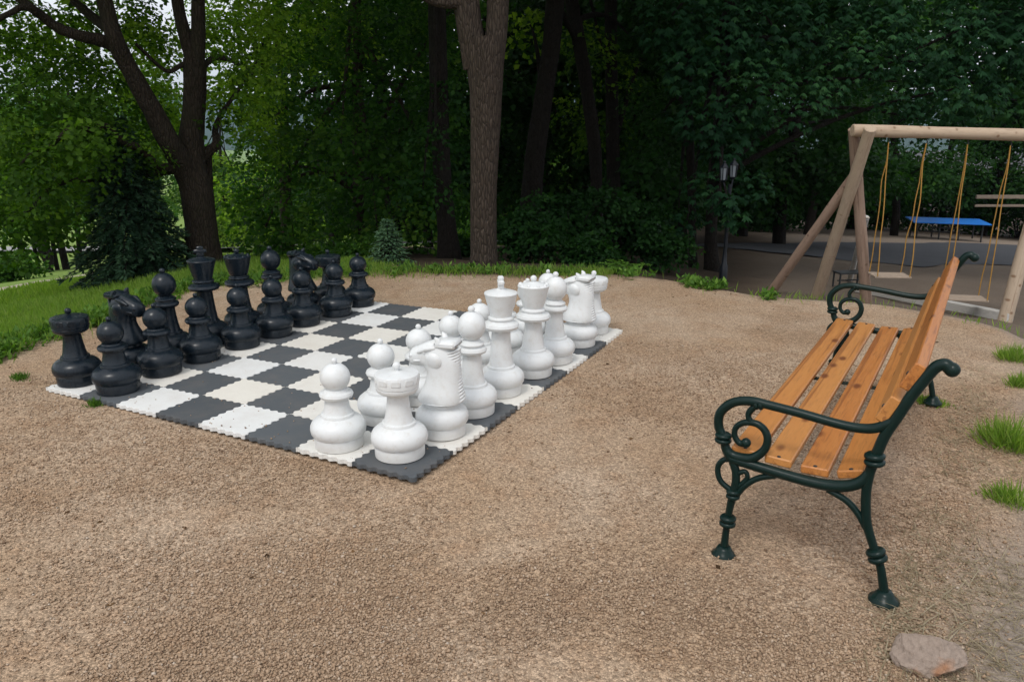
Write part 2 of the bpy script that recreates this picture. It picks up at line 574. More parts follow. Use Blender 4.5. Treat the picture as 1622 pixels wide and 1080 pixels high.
# ------------------------------------------------------------------ loose gravel, one scatter
def pebbles():
    n = 210000
    az = rng.uniform(-.75, .72, n); r = 1.42 * (5.6 / 1.42) ** (rng.random(n) ** 1.25)
    x, y = r * np.sin(az), r * np.cos(az)
    keep = (r < edge_r(az) - .1)
    # not under the mats
    u, v = board_uv(x, y)
    on = (u > -.08) & (u < 8.08) & (v > -.08) & (v < 8.08)
    rim = np.minimum(np.minimum(u, 8 - u), np.minimum(v, 8 - v))
    keep &= ~on | ((rng.random(n) < .045 * np.exp(-rim * 1.5) + .003) & (np.abs(rim) > .06) & (rim > 0))
    keep &= (rng.random(n) < np.clip(.55 + 1.1 * fbm(x, y, 1.7, 9) + .4 * fbm(x, y, 5.3, 4), .06, 1)) & (rng.random(n) > sstep(right_s(x, y), -.2, .2) * .93)
    x, y, on = x[keep], y[keep], on[keep]; n = len(x)
    s = rng.lognormal(math.log(.0038), .34, n).clip(.0018, .0085)
    base = np.array([(1, 0, 0), (-1, 0, 0), (0, 1, 0), (0, -1, 0), (0, 0, 1), (0, 0, -1)], float)
    tri = np.array([(0, 2, 4), (2, 1, 4), (1, 3, 4), (3, 0, 4), (2, 0, 5), (1, 2, 5), (3, 1, 5), (0, 3, 5)])
    P = base[None] * (s[:, None, None] * rng.uniform(.7, 1.35, (n, 6, 1)))
    P = P + rng.normal(0, .22, (n, 6, 3)) * s[:, None, None]
    a = rng.uniform(0, 6.28, n); ca, sa = np.cos(a)[:, None], np.sin(a)[:, None]
    X = P[..., 0] * ca - P[..., 1] * sa; Yy = P[..., 0] * sa + P[..., 1] * ca
    Z = P[..., 2] * .8
    V = np.stack([X + x[:, None], Yy + y[:, None], Z + np.where(on, s * .45, th(x, y) + .002 + s * .35)[:, None]], -1).reshape(-1, 3)
    Fc = (tri[None] + (np.arange(n) * 6)[:, None, None]).reshape(-1, 3)
    tint = np.repeat(np.clip(.42 + .18 * rng.normal(size=n) + .12 * fbm(x, y, 1.3, 2), 0, .93), 6)
    t = NT('pebbles'); at_ = t.n('ShaderNodeAttribute'); at_.attribute_name = 'tint'
    c = t.ramp(at_.outputs['Fac'], [(0., (.18, .115, .075)), (.35, (.36, .25, .163)), (.7, (.45, .335, .238)), (.93, (.50, .42, .34)), (1., (.55, .49, .42))])
    m = t.done(c, .9, None, .2)
    o = link('gravel', mesh_np('gravel', V, Fc, {'tint': tint}), m)
    tag(o, 'loose tan gravel scattered over the clearing', 'gravel', None, 'stuff')


# ------------------------------------------------------------------ chess board of interlocking mats
WARP = np.array([[-2.8209, 4.4107], [2.2111, -1.0802], [1.1291, 2.2268], [0.1627, -0.1341], [0.1378, 0.1074], [0.0307, 0.1895]])


def board_pt(u, v):
    u = np.asarray(u, float) / 8; v = np.asarray(v, float) / 8
    return np.stack([np.ones_like(u), u, v, u * u, u * v, v * v], -1) @ WARP


_gu, _gv = np.meshgrid(np.linspace(-1, 9, 41), np.linspace(-1, 9, 41))
_gp = board_pt(_gu.ravel(), _gv.ravel())
_A = np.c_[np.ones(len(_gp)), _gp, _gp[:, :1] ** 2, _gp[:, :1] * _gp[:, 1:], _gp[:, 1:] ** 2, _gp ** 3]
_INV = np.linalg.lstsq(_A, np.c_[_gu.ravel(), _gv.ravel()], rcond=None)[0]


def board_uv(x, y):
    A = np.c_[np.ones(len(x)), x, y, x * x, x * y, y * y, x ** 3, y ** 3]
    r_ = A @ _INV
    return r_[:, 0], r_[:, 1]


def wave(tt):
    p = (tt * 6) % 1.0
    w = np.sign(np.sin(p * 2 * np.pi)) * np.abs(np.sin(p * 2 * np.pi)) ** .6
    return w * .020


bc = board_pt(4, 4)
board = empty('chess_board', (bc[0], bc[1], -.02), 0, 'giant chessboard of interlocking black and white foam mats on gravel', 'chessboard')
ts = np.array([k / 6 + q / 6 for k in range(6) for q in np.linspace(0, 1, 13)[:-1]])
for i in range(8):
    for j in range(8):
        w = wave(ts)
        e1 = np.c_[i + ts, j + w]; e2 = np.c_[i + 1 + w, j + ts]
        e3 = np.c_[i + ts, j + 1 + w][::-1]; e4 = np.c_[i + w, j + ts][::-1]
        # closed outline: bottom, right, top (reversed), left (reversed)
        tp = np.r_[ts, 1.0]; wp = wave(tp)
        b1 = np.c_[i + tp, j + wp]; b2 = np.c_[i + 1 + wp, j + tp]; b3 = np.c_[i + tp, j + 1 + wp][::-1]; b4 = np.c_[i + wp, j + tp][::-1]
        out = np.r_[b1[:-1], b2[:-1], b3[:-1], b4[:-1]]
        pr = np.roll(out, 1, 0); nx = np.roll(out, -1, 0)
        tn = nx - pr; tn /= np.linalg.norm(tn, axis=1)[:, None] + 1e-9
        inw = np.c_[-tn[:, 1], tn[:, 0]]
        o0 = board_pt(*(out + inw * .0025).T) - bc; o1 = board_pt(*(out + inw * .0075).T) - bc
        n = len(out)
        dz = .0015 * math.sin(i * 2.3 + j * 1.7)
        vs = [(*p, -.004) for p in o0] + [(*p, .017 + dz) for p in o0] + [(*p, .0195 + dz) for p in o1]
        fs = [(k, (k + 1) % n, n + (k + 1) % n, n + k) for k in range(n)] + [(n + k, n + (k + 1) % n, 2 * n + (k + 1) % n, 2 * n + k) for k in range(n)]
        # top: a rim of quads round a fan, so the face stays evenly divided
        m_ = .92
        ins = np.c_[i + .5 + (np.clip(out[:, 0], i + .04, i + .96) - i - .5) * m_, j + .5 + (np.clip(out[:, 1], j + .04, j + .96) - j - .5) * m_]
        sq = n // 4
        ins2 = []
        for e, (cx_, cy_, dx_, dy_) in enumerate(((.05, .05, 1, 0), (.95, .05, 0, 1), (.95, .95, -1, 0), (.05, .95, 0, -1))):
            for tt in ts: ins2.append((i + cx_ + dx_ * tt * .9, j + cy_ + dy_ * tt * .9))
        pi_ = board_pt(*np.array(ins2).T) - bc
        vs += [(*p, .0195 + dz) for p in pi_]
        cpt = board_pt(i + .5, j + .5) - bc
        vs += [(*cpt, .0195 + dz)]
        fs += [(2 * n + k, 2 * n + (k + 1) % n, 3 * n + (k + 1) % n, 3 * n + k) for k in range(n)]
        fs += [(3 * n + k, 3 * n + (k + 1) % n, 4 * n) for k in range(n)]
        white = (i + j) % 2 == 0
        MB().add(vs, fs).build('white_mat' if white else 'black_mat', M['white_tile'] if white else M['black_tile'], board, False)

pebbles()

# ------------------------------------------------------------------ chess pieces
BASE = [(.110, 0), (.120, .004), (.121, .056), (.119, .060), (.126, .063), (.134, .076), (.137, .094), (.135, .112), (.126, .130), (.108, .146), (.090, .154), (.083, .158), (.082, .168), (.080, .172), (.074, .174)]


def ball(r, z, n=9, a0=-90, a1=90, sq=1.):
    return [(max(r * math.cos(R(a)), .0008), z + r * sq * math.sin(R(a))) for a in np.linspace(a0, a1, n)]


def ring(r, z, t):                  # a rounded collar of outer radius r, half thickness t
    return [(r - t + t * math.cos(R(a)), z + t * math.sin(R(a))) for a in (-75, -45, 0, 45, 75)]


P_SHAFT = {
    'pawn': [(.073, .170), (.070, .176), (.063, .205), (.058, .235), (.057, .252)],
    'rook': [(.073, .170), (.070, .176), (.062, .22), (.055, .27), (.051, .315), (.052, .330)],
    'bishop': [(.073, .170), (.070, .176), (.061, .23), (.054, .29), (.051, .335), (.053, .350)],
    'queen': [(.075, .170), (.072, .176), (.063, .24), (.056, .31), (.053, .362), (.055, .375)],
    'king': [(.075, .170), (.072, .176), (.064, .25), (.057, .33), (.054, .395), (.056, .41)],
}
P_HEAD = {
    'pawn': [(.056, .250)] + ring(.083, .272, .018) + [(.060, .292), (.056, .300)] + ball(.073, .362, 13, -52, 76),
    'rook': [(.052, .328), (.060, .333), (.080, .342), (.096, .354), (.1005, .364), (.101, .376), (.098, .380), (.103, .384), (.105, .444), (.102, .450), (.085, .455), (.045, .460), (.026, .462), (.017, .466)],
    'bishop': [(.052, .348)] + ring(.082, .372, .019) + [(.060, .392), (.058, .398)] + ring(.068, .408, .008) + [(.056, .418), (.050, .426)] + ball(.076, .510, 15, -62, 78, 1.13),
    'queen': [(.054, .373)] + ring(.108, .398, .022) + [(.076, .422), (.068, .430)] + ring(.075, .444, .010) + [(.062, .456), (.061, .462), (.066, .472), (.078, .52), (.090, .575), (.097, .603), (.099, .612), (.094, .617), (.060, .628), (.030, .636), (.020, .640)],
    'king': [(.055, .408)] + ring(.106, .434, .022) + [(.078, .458), (.068, .468)] + ring(.075, .482, .010) + [(.063, .494), (.063, .502), (.070, .53), (.083, .585), (.093, .628), (.097, .640), (.094, .646), (.060, .658), (.030, .664)],
}
P_TOP = {'pawn': (.440, .0155), 'rook': (.482, .019), 'bishop': (.600, .019), 'queen': (.650, .020)}


def horse():
    """neck and head of the knight: one continuous lofted skin, nose along +x"""
    # ring: centre x, z, half length along the profile normal, half width y, tilt
    mb = MB()
    rings = [(.000, .185, .098, .092, 0), (.000, .200, .102, .094, 0), (-.004, .235, .092, .078, 2), (-.010, .275, .082, .064, 5), (-.014, .315, .078, .056, 10),
             (-.012, .350, .080, .054, 18), (.000, .385, .082, .054, 35), (.022, .408, .076, .054, 55), (.050, .412, .064, .052, 74), (.078, .404, .052, .046, 84), (.104, .396, .044, .041, 88), (.122, .391, .040, .039, 90), (.131, .389, .030, .030, 90)]
    seg = 26
    vs = []; fs = []
    for (cx, cz, a, b, tilt) in rings:
        ct, st = math.cos(R(tilt)), math.sin(R(tilt))
        cx, cz, a, b = cx * 1.2, .185 + (cz - .185) * 1.10, a * 1.17, b * 1.13
        for k in range(seg):
            q = 2 * math.pi * k / seg
            px = a * math.copysign(abs(math.cos(q)) ** .85, math.cos(q)); py = b * math.copysign(abs(math.sin(q)) ** .85, math.sin(q))
            vs.append((cx + px * ct, py, cz - px * st))
    n = len(rings)
    for i in range(n - 1):
        for k in range(seg):
            k2 = (k + 1) % seg
            fs.append((i * seg + k, i * seg + k2, (i + 1) * seg + k2, (i + 1) * seg + k))
    fs += [tuple(range(seg - 1, -1, -1)), tuple(range((n - 1) * seg, n * seg))]
    mb.add(vs, fs)
    # cheeks, brow ridges, nostrils and eyes
    for s in (-1, 1):
        cheek = [(.020, s * .030, .405), (.024, s * .054, .402), (.026, s * .062, .400), (.027, s * .066, .399)]
        mb.tube(cheek, [.058, .052, .038, .018], 20)
        mb.tube([(.010, s * .044, .478), (.060, s * .056, .472), (.104, s * .048, .448)], [.013, .016, .008], 8)
        mb.tube([(.142, s * .034, .426), (.148, s * .047, .424)], [.013, .006], 8)
        mb.tube([(.064, s * .052, .452), (.066, s * .062, .450)], [.012, .006], 10)
        mb.tube([(.152, s * .020, .396), (.120, s * .047, .400), (.090, s * .050, .404)], [.005, .006, .004], 8)
    return mb


def ears():
    mb = MB()
    # flat topped crest between two ears
    mb.box((-.042, 0, .496), (.115, .118, .040), None, .012)
    for s in (-1, 1):
        mb.tube([(-.010, s * .044, .500), (-.004, s * .048, .524), (.008, s * .050, .536)], [.018, .014, .004], 10)
    return mb


def mane():
    mb = MB()
    for k in range(17):
        t = k / 16
        z = .205 + .270 * t
        xb = -.1225 + .020 * math.sin(t * 2.4) + .004 * t
        w = .072 - .026 * t
        pts = []
        for a in np.linspace(-1, 1, 9):
            pts.append((xb + .050 * abs(a) ** 1.8, w * a, z - .022 * abs(a)))
        mb.tube(pts, [.003, .006, .0085, .009, .009, .009, .0085, .006, .003], 7)
    return mb


PMESH = {}


Z_K = {'pawn': .97, 'rook': .87, 'bishop': .945, 'queen': .91, 'king': .915, 'knight': .97}


def piece(kind, colour):
    def zs(mb):
        k = Z_K[kind]
        mb.v = [(x, y, z if z < .17 else .17 + (z - .17) * k) for x, y, z in mb.v]
        return mb
    m = M['white_plastic'] if colour == 'white' else M['black_plastic']
    t = empty('chess_' + kind, (0, 0, 0))
    MB().lathe(BASE, 56).build('pedestal', m, t)
    if kind == 'knight':
        MB().lathe([(.074, .170), (.076, .178), (.092, .182), (.112, .188), (.10, .194)], 40).build('collar', m, t)
        h = zs(horse()).build('horse_head', m, t, True, 50)
        zs(mane()).build('mane', m, h, True, 60)
        zs(ears()).build('ears', m, h, True, 45)
        return t
    zs(MB().lathe(P_SHAFT[kind], 48)).build('shaft', m, t)
    hd = MB().lathe(P_HEAD[kind], 48)
    if kind == 'rook':
        for k in range(10):
            a = 2 * math.pi * k / 10
            ax = (Vector((math.cos(a), math.sin(a), 0)), Vector((-math.sin(a), math.cos(a), 0)), Vector((0, 0, 1)))
            hd.box(ax[0] * .0985 + Vector((0, 0, .424)), (.015, .044, .034), ax, .003)
    if kind == 'queen':
        for k in range(9):
            a = 2 * math.pi * k / 9
            hd.lathe(ball(.013, .618, 7), 12, (.082 * math.cos(a), .082 * math.sin(a), 0))
    zs(hd).build('head', m, t)
    if kind == 'king':
        f = MB()
        f.lathe([(.030, .660), (.028, .668), (.018, .674)], 24)
        f.box((0, 0, .688), (.034, .050, .034), None, .006)
        f.box((0, 0, .712), (.036, .086, .026), None, .006)
        f.box((0, 0, .735), (.034, .044, .026), None, .006)
        zs(f).build('cross', m, t)
    else:
        z, r = P_TOP[kind]
        z = .17 + (z - .17) * Z_K[kind]
        MB().lathe([(r * .55, z - r * 1.2), (r * .5, z - r * .4)] + ball(r, z + r * .45, 9, -45, 86), 24).build('finial', m, t)
    return t


def dup(root, loc, rz):
    r = root.copy(); C.objects.link(r); r.location = loc; r.rotation_euler = (0, 0, rz)
    for ch in list(root.children):
        c = ch.copy(); C.objects.link(c); c.parent = r
        for gch in ch.children:
            d = gch.copy(); C.objects.link(d); d.parent = c
    return r


ORDER = ['rook', 'knight', 'bishop', 'king', 'queen', 'bishop', 'knight', 'rook']
SEEN = {('white', 0, 'b'): (634, 719), ('white', 0, 'p'): (538, 704), ('white', 1, 'b'): (701, 685), ('white', 2, 'b'): (749, 652), ('white', 3, 'b'): (794, 621), ('white', 4, 'b'): (844, 592),
        ('white', 5, 'b'): (878, 571), ('white', 6, 'b'): (916, 545), ('white', 7, 'b'): (938, 525), ('white', 1, 'p'): (608, 664),
        ('black', 0, 'b'): (126, 605), ('black', 0, 'p'): (188.5, 618), ('black', 1, 'p'): (257, 590), ('black', 2, 'p'): (320.7, 568), ('black', 3, 'p'): (384, 548), ('black', 4, 'p'): (437, 530),
        ('black', 5, 'p'): (482.6, 513), ('black', 6, 'p'): (533.4, 498), ('black', 7, 'p'): (570.4, 483)}
proto = {}
FRONTOF = {0: 'near rook', 1: 'near knight', 2: 'near bishop', 3: 'king', 4: 'queen', 5: 'far bishop', 6: 'far knight', 7: 'far rook'}
BACKLAB = {
    0: {'rook': 'rook with flat top and knob at the near corner'}, 7: {'rook': 'rook at the far corner of the board'},
}
fwd = board_pt(1, 4) - board_pt(0, 4); ang = math.atan2(fwd[1], fwd[0])
for colour in ('white', 'black'):
    for row in ('b', 'p'):
        for k in range(8):
            kind = ORDER[k] if row == 'b' else 'pawn'
            uu = (7.5 if row == 'b' else 6.5) if colour == 'white' else (.5 if row == 'b' else 1.5)
            p = board_pt(uu, k + .5)
            if (colour, k, row) in SEEN:
                p = on_ground(*SEEN[(colour, k, row)])[:2]
            rz = ang + (math.pi if colour == 'white' else 0)
            if kind == 'knight' and colour == 'white': rz += R(8 if k == 1 else -4)
            if kind == 'king' and colour == 'black': rz = R(-72)
            if kind == 'king' and colour == 'white': rz = R(6)
            if kind not in ('king', 'knight'): rz += random.uniform(-3, 3)
            loc = (p[0], p[1], .0005)
            key = (kind, colour)
            if key not in proto:
                o = proto[key] = piece(kind, colour); o.location = loc; o.rotation_euler = (0, 0, rz)
            else:
                o = dup(proto[key], loc, rz)
            where = 'nearest the camera' if k < 4 else 'at the far end of its row'
            if row == 'p':
                lab = f'{colour} plastic pawn standing in front of the {colour} {FRONTOF[k]}'
                grp = f'{colour} pawns on the chessboard'
            elif kind == 'king':
                lab = f'{colour} king, the tallest {colour} piece, topped by a cross'; grp = f'{colour} back row chess pieces'
            elif kind == 'queen':
                lab = f'{colour} queen with flared crown and small knob beside the king'; grp = f'{colour} back row chess pieces'
            elif kind == 'rook':
                lab = f'{colour} rook with knob on flat top at the {"near" if k < 4 else "far"} end of the back row'; grp = f'{colour} back row chess pieces'
            elif kind == 'knight':
                lab = f'{colour} horse head knight between the {"near" if k < 4 else "far"} rook and bishop'; grp = f'{colour} back row chess pieces'
            else:
                lab = f'{colour} round headed bishop between the {"king and the near" if k < 4 else "queen and the far"} knight'; grp = f'{colour} back row chess pieces'
            tag(o, lab, 'chess piece', grp)

# ------------------------------------------------------------------ bench (frame curves in depth / height, metres)
BL = 2.20
be = Vector((.5208, .8537, 0)); bd = Vector((.8537, -.5208, 0))
bench = empty('garden_bench', (.805, 2.599, -.004), math.atan2(be.y, be.x), 'wooden slat bench with scrolled dark green iron ends on gravel', 'bench')
bench.rotation_euler = (0, 0, math.atan2(be.y, be.x))
# local x along the bench; local y points to the front, so depth d maps to y = -d
FR = dict(
    leg=([(.000, .006), (.003, .10), (.008, .17), (.016, .235), (.022, .285), (.018, .330), (.002, .372)], [.017, .014, .015, .018, .017, .017, .018]),
    arm=([(-.004, .376), (-.024, .410), (-.036, .449), (-.057, .491), (-.054, .545), (-.010, .592), (.052, .609), (.115, .606), (.226, .597), (.337, .585), (.410, .584), (.460, .596), (.505, .628)], [.021, .019, .018, .019, .019, .019, .0185, .018, .018, .018, .0185, .019, .018]),
    scroll=([(-.024, .406), (.006, .388), (.066, .392), (.107, .428), (.120, .470), (.108, .508), (.077, .528), (.035, .524), (.006, .499), (.004, .466), (.024, .442), (.050, .450)], [.019, .020, .020, .017, .016, .015, .014, .013, .012, .012, .013, .017]),
    conn=([(.078, .600), (.056, .580), (.045, .553), (.060, .524)], [.012, .013, .012, .012]),
    rail=([(-.006, .376), (.075, .368), (.169, .360), (.273, .354), (.352, .358), (.410, .376), (.443, .405), (.462, .450)], [.021, .021, .021, .022, .023, .023, .021, .016]),
    post=([(.640, .832), (.624, .842), (.600, .828), (.575, .782), (.545, .720), (.515, .644), (.489, .579), (.475, .522), (.468, .484), (.459, .438), (.456, .375), (.461, .313), (.471, .252), (.492, .194), (.512, .147), (.534, .095), (.556, .006)], [.024, .022, .021, .020, .020, .020, .020, .020, .020, .019, .018, .018, .018, .017, .016, .016, .018]),
    brace_front=([(.160, .348), (.101, .322), (.056, .280), (.024, .225)], [.013, .013, .013, .013]),
    brace_back=([(.335, .340), (.399, .315), (.441, .276), (.476, .222)], [.012, .013, .013, .012]),
    loop=([(.014, .245), (-.034, .277), (-.048, .325), (-.032, .360), (.000, .374)], [.012, .012, .012, .012, .012]),
    scroll_small=([(.016, .256), (.046, .286), (.062, .316), (.052, .336), (.032, .326)], [.011, .011, .010, .010, .011]),
)


def end_frame():
    parts = {}
    for k, (pts, rad) in FR.items():
        P = spline([(p[0], p[1], r_) for p, r_ in zip(pts, rad)], 7)
        mb = MB().tube([(0, -p[0], p[1]) for p in P], [max(p[2] * .90, .004) for p in P], 12)
        parts[k] = mb
    def knob(mb, d, z, r_, t=.012, tilt=0., n=2):
        ax = Vector((0, -math.sin(tilt), math.cos(tilt)))
        for s in (range(n)):
            o = (s - (n - 1) / 2) * t * 1.55
            c = Vector((0, -d, z)) + ax * o
            mb.tube([c - ax * t * .8, c - ax * t * .4, c, c + ax * t * .4, c + ax * t * .8], [r_ * .72, r_ * .96, r_, r_ * .96, r_ * .72], 14)
    knob(parts['leg'], .005, .122, .031, .014); knob(parts['leg'], .016, .236, .026, .012)
    parts['leg'].lathe([(.046, .0), (.046, .008), (.036, .016), (.029, .030), (.022, .040)], 20, (0, 0, -.026))
    knob(parts['arm'], -.037, .449, .031, .012)
    knob(parts['arm'], .078, .600, .019, .010, 1.4)
    knob(parts['post'], .468, .486, .034, .014, -.1); knob(parts['post'], .516, .140, .033, .015, -.4)
    parts['post'].lathe([(.050, .0), (.050, .010), (.038, .018), (.029, .032), (.022, .042)], 20, (0, -.558, -.026))
    parts['post'].lathe(ball(.0235, 0, 9), 16, (0, -.646, .829))
    parts['scroll'].lathe(ball(.018, 0, 9), 14, (0, -.046, .448))
    g1 = MB()
    for k in ('rail', 'brace_front', 'brace_back', 'loop', 'scroll_small'): g1.add(parts[k].v, parts[k].f)
    g2 = MB()
    for k in ('arm', 'conn', 'scroll'): g2.add(parts[k].v, parts[k].f)
    return {'front_leg': parts['leg'], 'back_leg': parts['post'], 'seat_rail': g1, 'armrest': g2}


ef = end_frame()
first = {k: mb.build(k, M['iron'], bench, True, 60) for k, mb in ef.items()}
for k, o in first.items():
    c = o.copy(); C.objects.link(c); c.parent = bench; c.location = (BL, 0, .012)


def slat(name, d0, z0, dirv, w, th_, x0, x1, nrm):
    mb = MB()
    ax = (Vector((1, 0, 0)), Vector((0, -dirv[0], dirv[1])), Vector((0, -nrm[0], nrm[1])))
    c = Vector(((x0 + x1) / 2, -d0, z0))
    mb.box((0, 0, 0), (x1 - x0, w, th_), ax, .004)
    o = mb.build(name, M['slat'], bench, True, 20)
    o.location = c
    for xb in (x0 + .012, x1 - .03):
        if name == 'back_slat': xb += .006 if xb < 1 else -.012
        q = ax[0] * (xb - (x0 + x1) / 2) + ax[2] * (th_ / 2)
        MB().tube([q - ax[2] * .003, q + ax[2] * .002, q + ax[2] * .0035], [.007, .007, .004], 12).build('bolt', M['dark_metal'], o, True, 40)
    return o


for (d0, z0, tl) in ((.040, .404, -3), (.160, .397, -2), (.285, .391, 2), (.402, .404, 16)):
    tv = (math.cos(R(tl)), math.sin(R(tl))); nv = (-math.sin(R(tl)), math.cos(R(tl)))
    slat('seat_slat', d0, z0, tv, .093, .030, .008 if d0 < .3 else .02, BL - .01, nv)
pd = Vector((.415, .91)).normalized()
for zc, dc in ((.786, .543), (.664, .487)):
    slat('back_slat', dc, zc, (pd.x, pd.y),   .096, .038, -.005, BL + .03, (-pd.y, pd.x))
# small stretcher brackets under the seat joining the slats at mid length
mb = MB()
mb.box((BL / 2, -.22, .376), (.035, .40, .006), None, .001)
mb.build('cross_strap', M['iron'], bench, True, 30)

# ------------------------------------------------------------------ rock at the lower right
def rock(name, loc, s, label, seed, col):
    mb = bpy.data.meshes.new(name)
    import bmesh
    bm = bmesh.new(); bmesh.ops.create_icosphere(bm, subdivisions=6, radius=1)
    for v in bm.verts:
        p = v.co.copy()
        # planar cuts give broken faces
        for i in range(9):
            nrm = Vector((math.sin(i * 2.4 + seed), math.cos(i * 1.7 + seed * 2), math.sin(i * 3.1 + seed * .7) + .2)).normalized()
            dd = p.dot(nrm); lim = .72 + .15 * math.sin(i * 5.3 + seed)
            if dd > lim: p -= nrm * (dd - lim) * .9
        p *= 1 + .10 * mnoise.noise(v.co * 2.3 + Vector((seed, 0, 0))) + .05 * mnoise.noise(v.co * 7) + .025 * mnoise.noise(v.co * 19)
        v.co = Vector((p.x * s[0], p.y * s[1], p.z * s[2]))
    bm.to_mesh(mb); bm.free()
    t = NT('weathered stone'); co = t.coord('Object')
    n1 = t.noise(9, 7, .7, co); n2 = t.noise(45, 5, .7, co)
    c = t.mix(n1.outputs[0], (.27, .21, .168), (.35, .28, .235))
    c = t.mix(t.ramp(t.noise(7, 3, .5, co).outputs[0], [(.58, 0.), (.68, .7)]), c, (.42, .19, .085))
    c = t.mix(.4, c, t.mix(1., c, t.ramp(n2.outputs[0], [(.3, .55), (.7, 1.3)]), 'MULTIPLY'))
    m = t.done(c, .92, t.bump(t.math('ADD', n1.outputs[0], n2.outputs[0]), .6, .012), .2)
    o = link(name, mb, m, None, True, 45)
    o.location = loc
    tag(o, label, 'rock')
    return o


p = on_ground(1470, 1040)
rk = rock('rock', (p[0], p[1], float(th(p[0], p[1])) + .026), (.102, .074, .090), 'pinkish grey broken rock lying on the gravel in front of the bench', 3.1, None)
rk.rotation_euler = (0, 0, R(-15))

# ------------------------------------------------------------------ foliage generators
def kites(Cn, D, N, L, W, fold=.25):
    """leaf blades: base points, directions, normals, length, width -> verts (n*4) and quads"""
    D = D / (np.linalg.norm(D, axis=1)[:, None] + 1e-9)
    N = N - D * (N * D).sum(1)[:, None]
    N = N / (np.linalg.norm(N, axis=1)[:, None] + 1e-9)
    S = np.cross(D, N)
    L = L[:, None]; W = W[:, None]
    b = Cn; tip = Cn + D * L - N * L * .12
    mid = Cn + D * L * .45 - N * W * fold
    V = np.stack([b, mid + S * W * .5, tip, mid - S * W * .5], 1).reshape(-1, 3)
    return V


def quads(n):
    return np.arange(n * 4).reshape(n, 4)


def rnd_dir(n):
    v = rng.normal(size=(n, 3)); return v / np.linalg.norm(v, axis=1)[:, None]


class Crown:
    def __init__(s): s.V = []; s.t = []

    def blades(s, Cn, D, N, L, W, tint):
        s.V.append(kites(Cn, D, N, L, W)); s.t.append(np.repeat(tint, 4))

    def clump(s, c, rad, n, size, kind='maple', tint0=.5, hollow=.45):
        """a bough of leaves: layered sprays filling an ellipsoid, denser at its skin"""
        c = np.asarray(c, float); rad = np.asarray(rad, float) * np.ones(3)
        per = 7 if kind == 'hand' else 14
        ns = max(3, n // per)
        d = rnd_dir(ns)
        rr = (hollow + (1 - hollow) * rng.random(ns) ** .6)
        sc = c + d * rad * rr[:, None]
        outd = d * np.array([1, 1, .45]) + rng.normal(0, .25, (ns, 3)); outd[:, 2] -= .25
        st = np.clip(tint0 + .22 * rng.normal(size=ns) + .10 * d[:, 2], 0, 1)
        if kind == 'hand':
            k = 6
            ctr = np.repeat(sc, k, 0); od = np.repeat(outd, k, 0)
            od = od / np.linalg.norm(od, axis=1)[:, None]
            hz_ = np.cross(od, np.array([0, 0, 1.])); hz_ /= np.linalg.norm(hz_, axis=1)[:, None] + 1e-6
            a = np.tile(np.linspace(-1.9, 1.9, k), ns) + rng.normal(0, .12, ns * k)
            D = od * np.cos(a)[:, None] + hz_ * np.sin(a)[:, None]
            D[:, 2] -= .55 + .25 * rng.random(ns * k)
            N = np.array([0, 0, 1.]) + od * .6 + rng.normal(0, .18, (ns * k, 3))
            L = size * (1.15 - .28 * np.abs(a) / 1.9) * rng.uniform(.8, 1.15, ns * k)
            s.blades(ctr, D, N, L, L * .36, np.clip(np.repeat(st, k) + rng.normal(0, .06, ns * k), 0, 1))
        else:
            k = per
            ctr = np.repeat(sc, k, 0)
            # flat fan around the spray's own tilted plane
            nrm = d * .55 + np.array([0, 0, .85]) + rng.normal(0, .25, (ns, 3)); nrm /= np.linalg.norm(nrm, axis=1)[:, None]
            e1 = np.cross(nrm, rnd_dir(ns)); e1 /= np.linalg.norm(e1, axis=1)[:, None]; e2 = np.cross(nrm, e1)
            a = rng.uniform(0, 6.283, ns * k); q = np.sqrt(rng.random(ns * k)) * size * 3.2
            off = np.repeat(e1, k, 0) * (np.cos(a) * q)[:, None] + np.repeat(e2, k, 0) * (np.sin(a) * q)[:, None]
            D = off / (q[:, None] + 1e-6) + rng.normal(0, .5, (ns * k, 3)); D[:, 2] -= .25
            N = np.repeat(nrm, k, 0) + rng.normal(0, .38, (ns * k, 3))
            L = size * rng.uniform(.7, 1.25, ns * k)
            s.blades(ctr + off - np.array([0, 0, 1]) * (q * .25)[:, None], D, N, L, L * .8, np.clip(np.repeat(st, k) + rng.normal(0, .08, ns * k), 0, 1))

    def build(s, name, mat, parent=None):
        V = np.concatenate(s.V); t_ = np.concatenate(s.t)
        if parent is not None:
            V = V - np.array(parent.location)
        return link(name, mesh_np(name, V, quads(len(V) // 4), {'tint': t_}), mat, parent)


def limb_px(mb, pts, base, wob=.0, seg=12):
    """pts: (px, py, Y, width_px) along a limb, surveyed on the photograph's sight lines"""
    P = [(*at(a, b, Y), w / 2 * Y / F_PX * 1.02) for a, b, Y, w in pts]
    P = spline(P, 8)
    limb(mb, [p[:3] for p in P], [p[3] for p in P], base, wob, seg)


def limb(mb, P, rad, base, wob=.0, seg=12):
    n0 = len(mb.v)
    mb.tube([np.array(p) - base for p in P], rad, seg)
    n = len(P)
    for i in range(n):
        r_ = rad[i]
        c = Vector(np.array(P[i]) - base)
        for k in range(seg):
            v = Vector(mb.v[n0 + i * seg + k]); d = v - c
            f = 1 + wob * (mnoise.noise(Vector((v.x * 3 / max(r_ * 6, .3), v.y * 3 / max(r_ * 6, .3), v.z * 1.1))) + .5 * mnoise.noise(v * 7))
            mb.v[n0 + i * seg + k] = tuple(c + d * f)


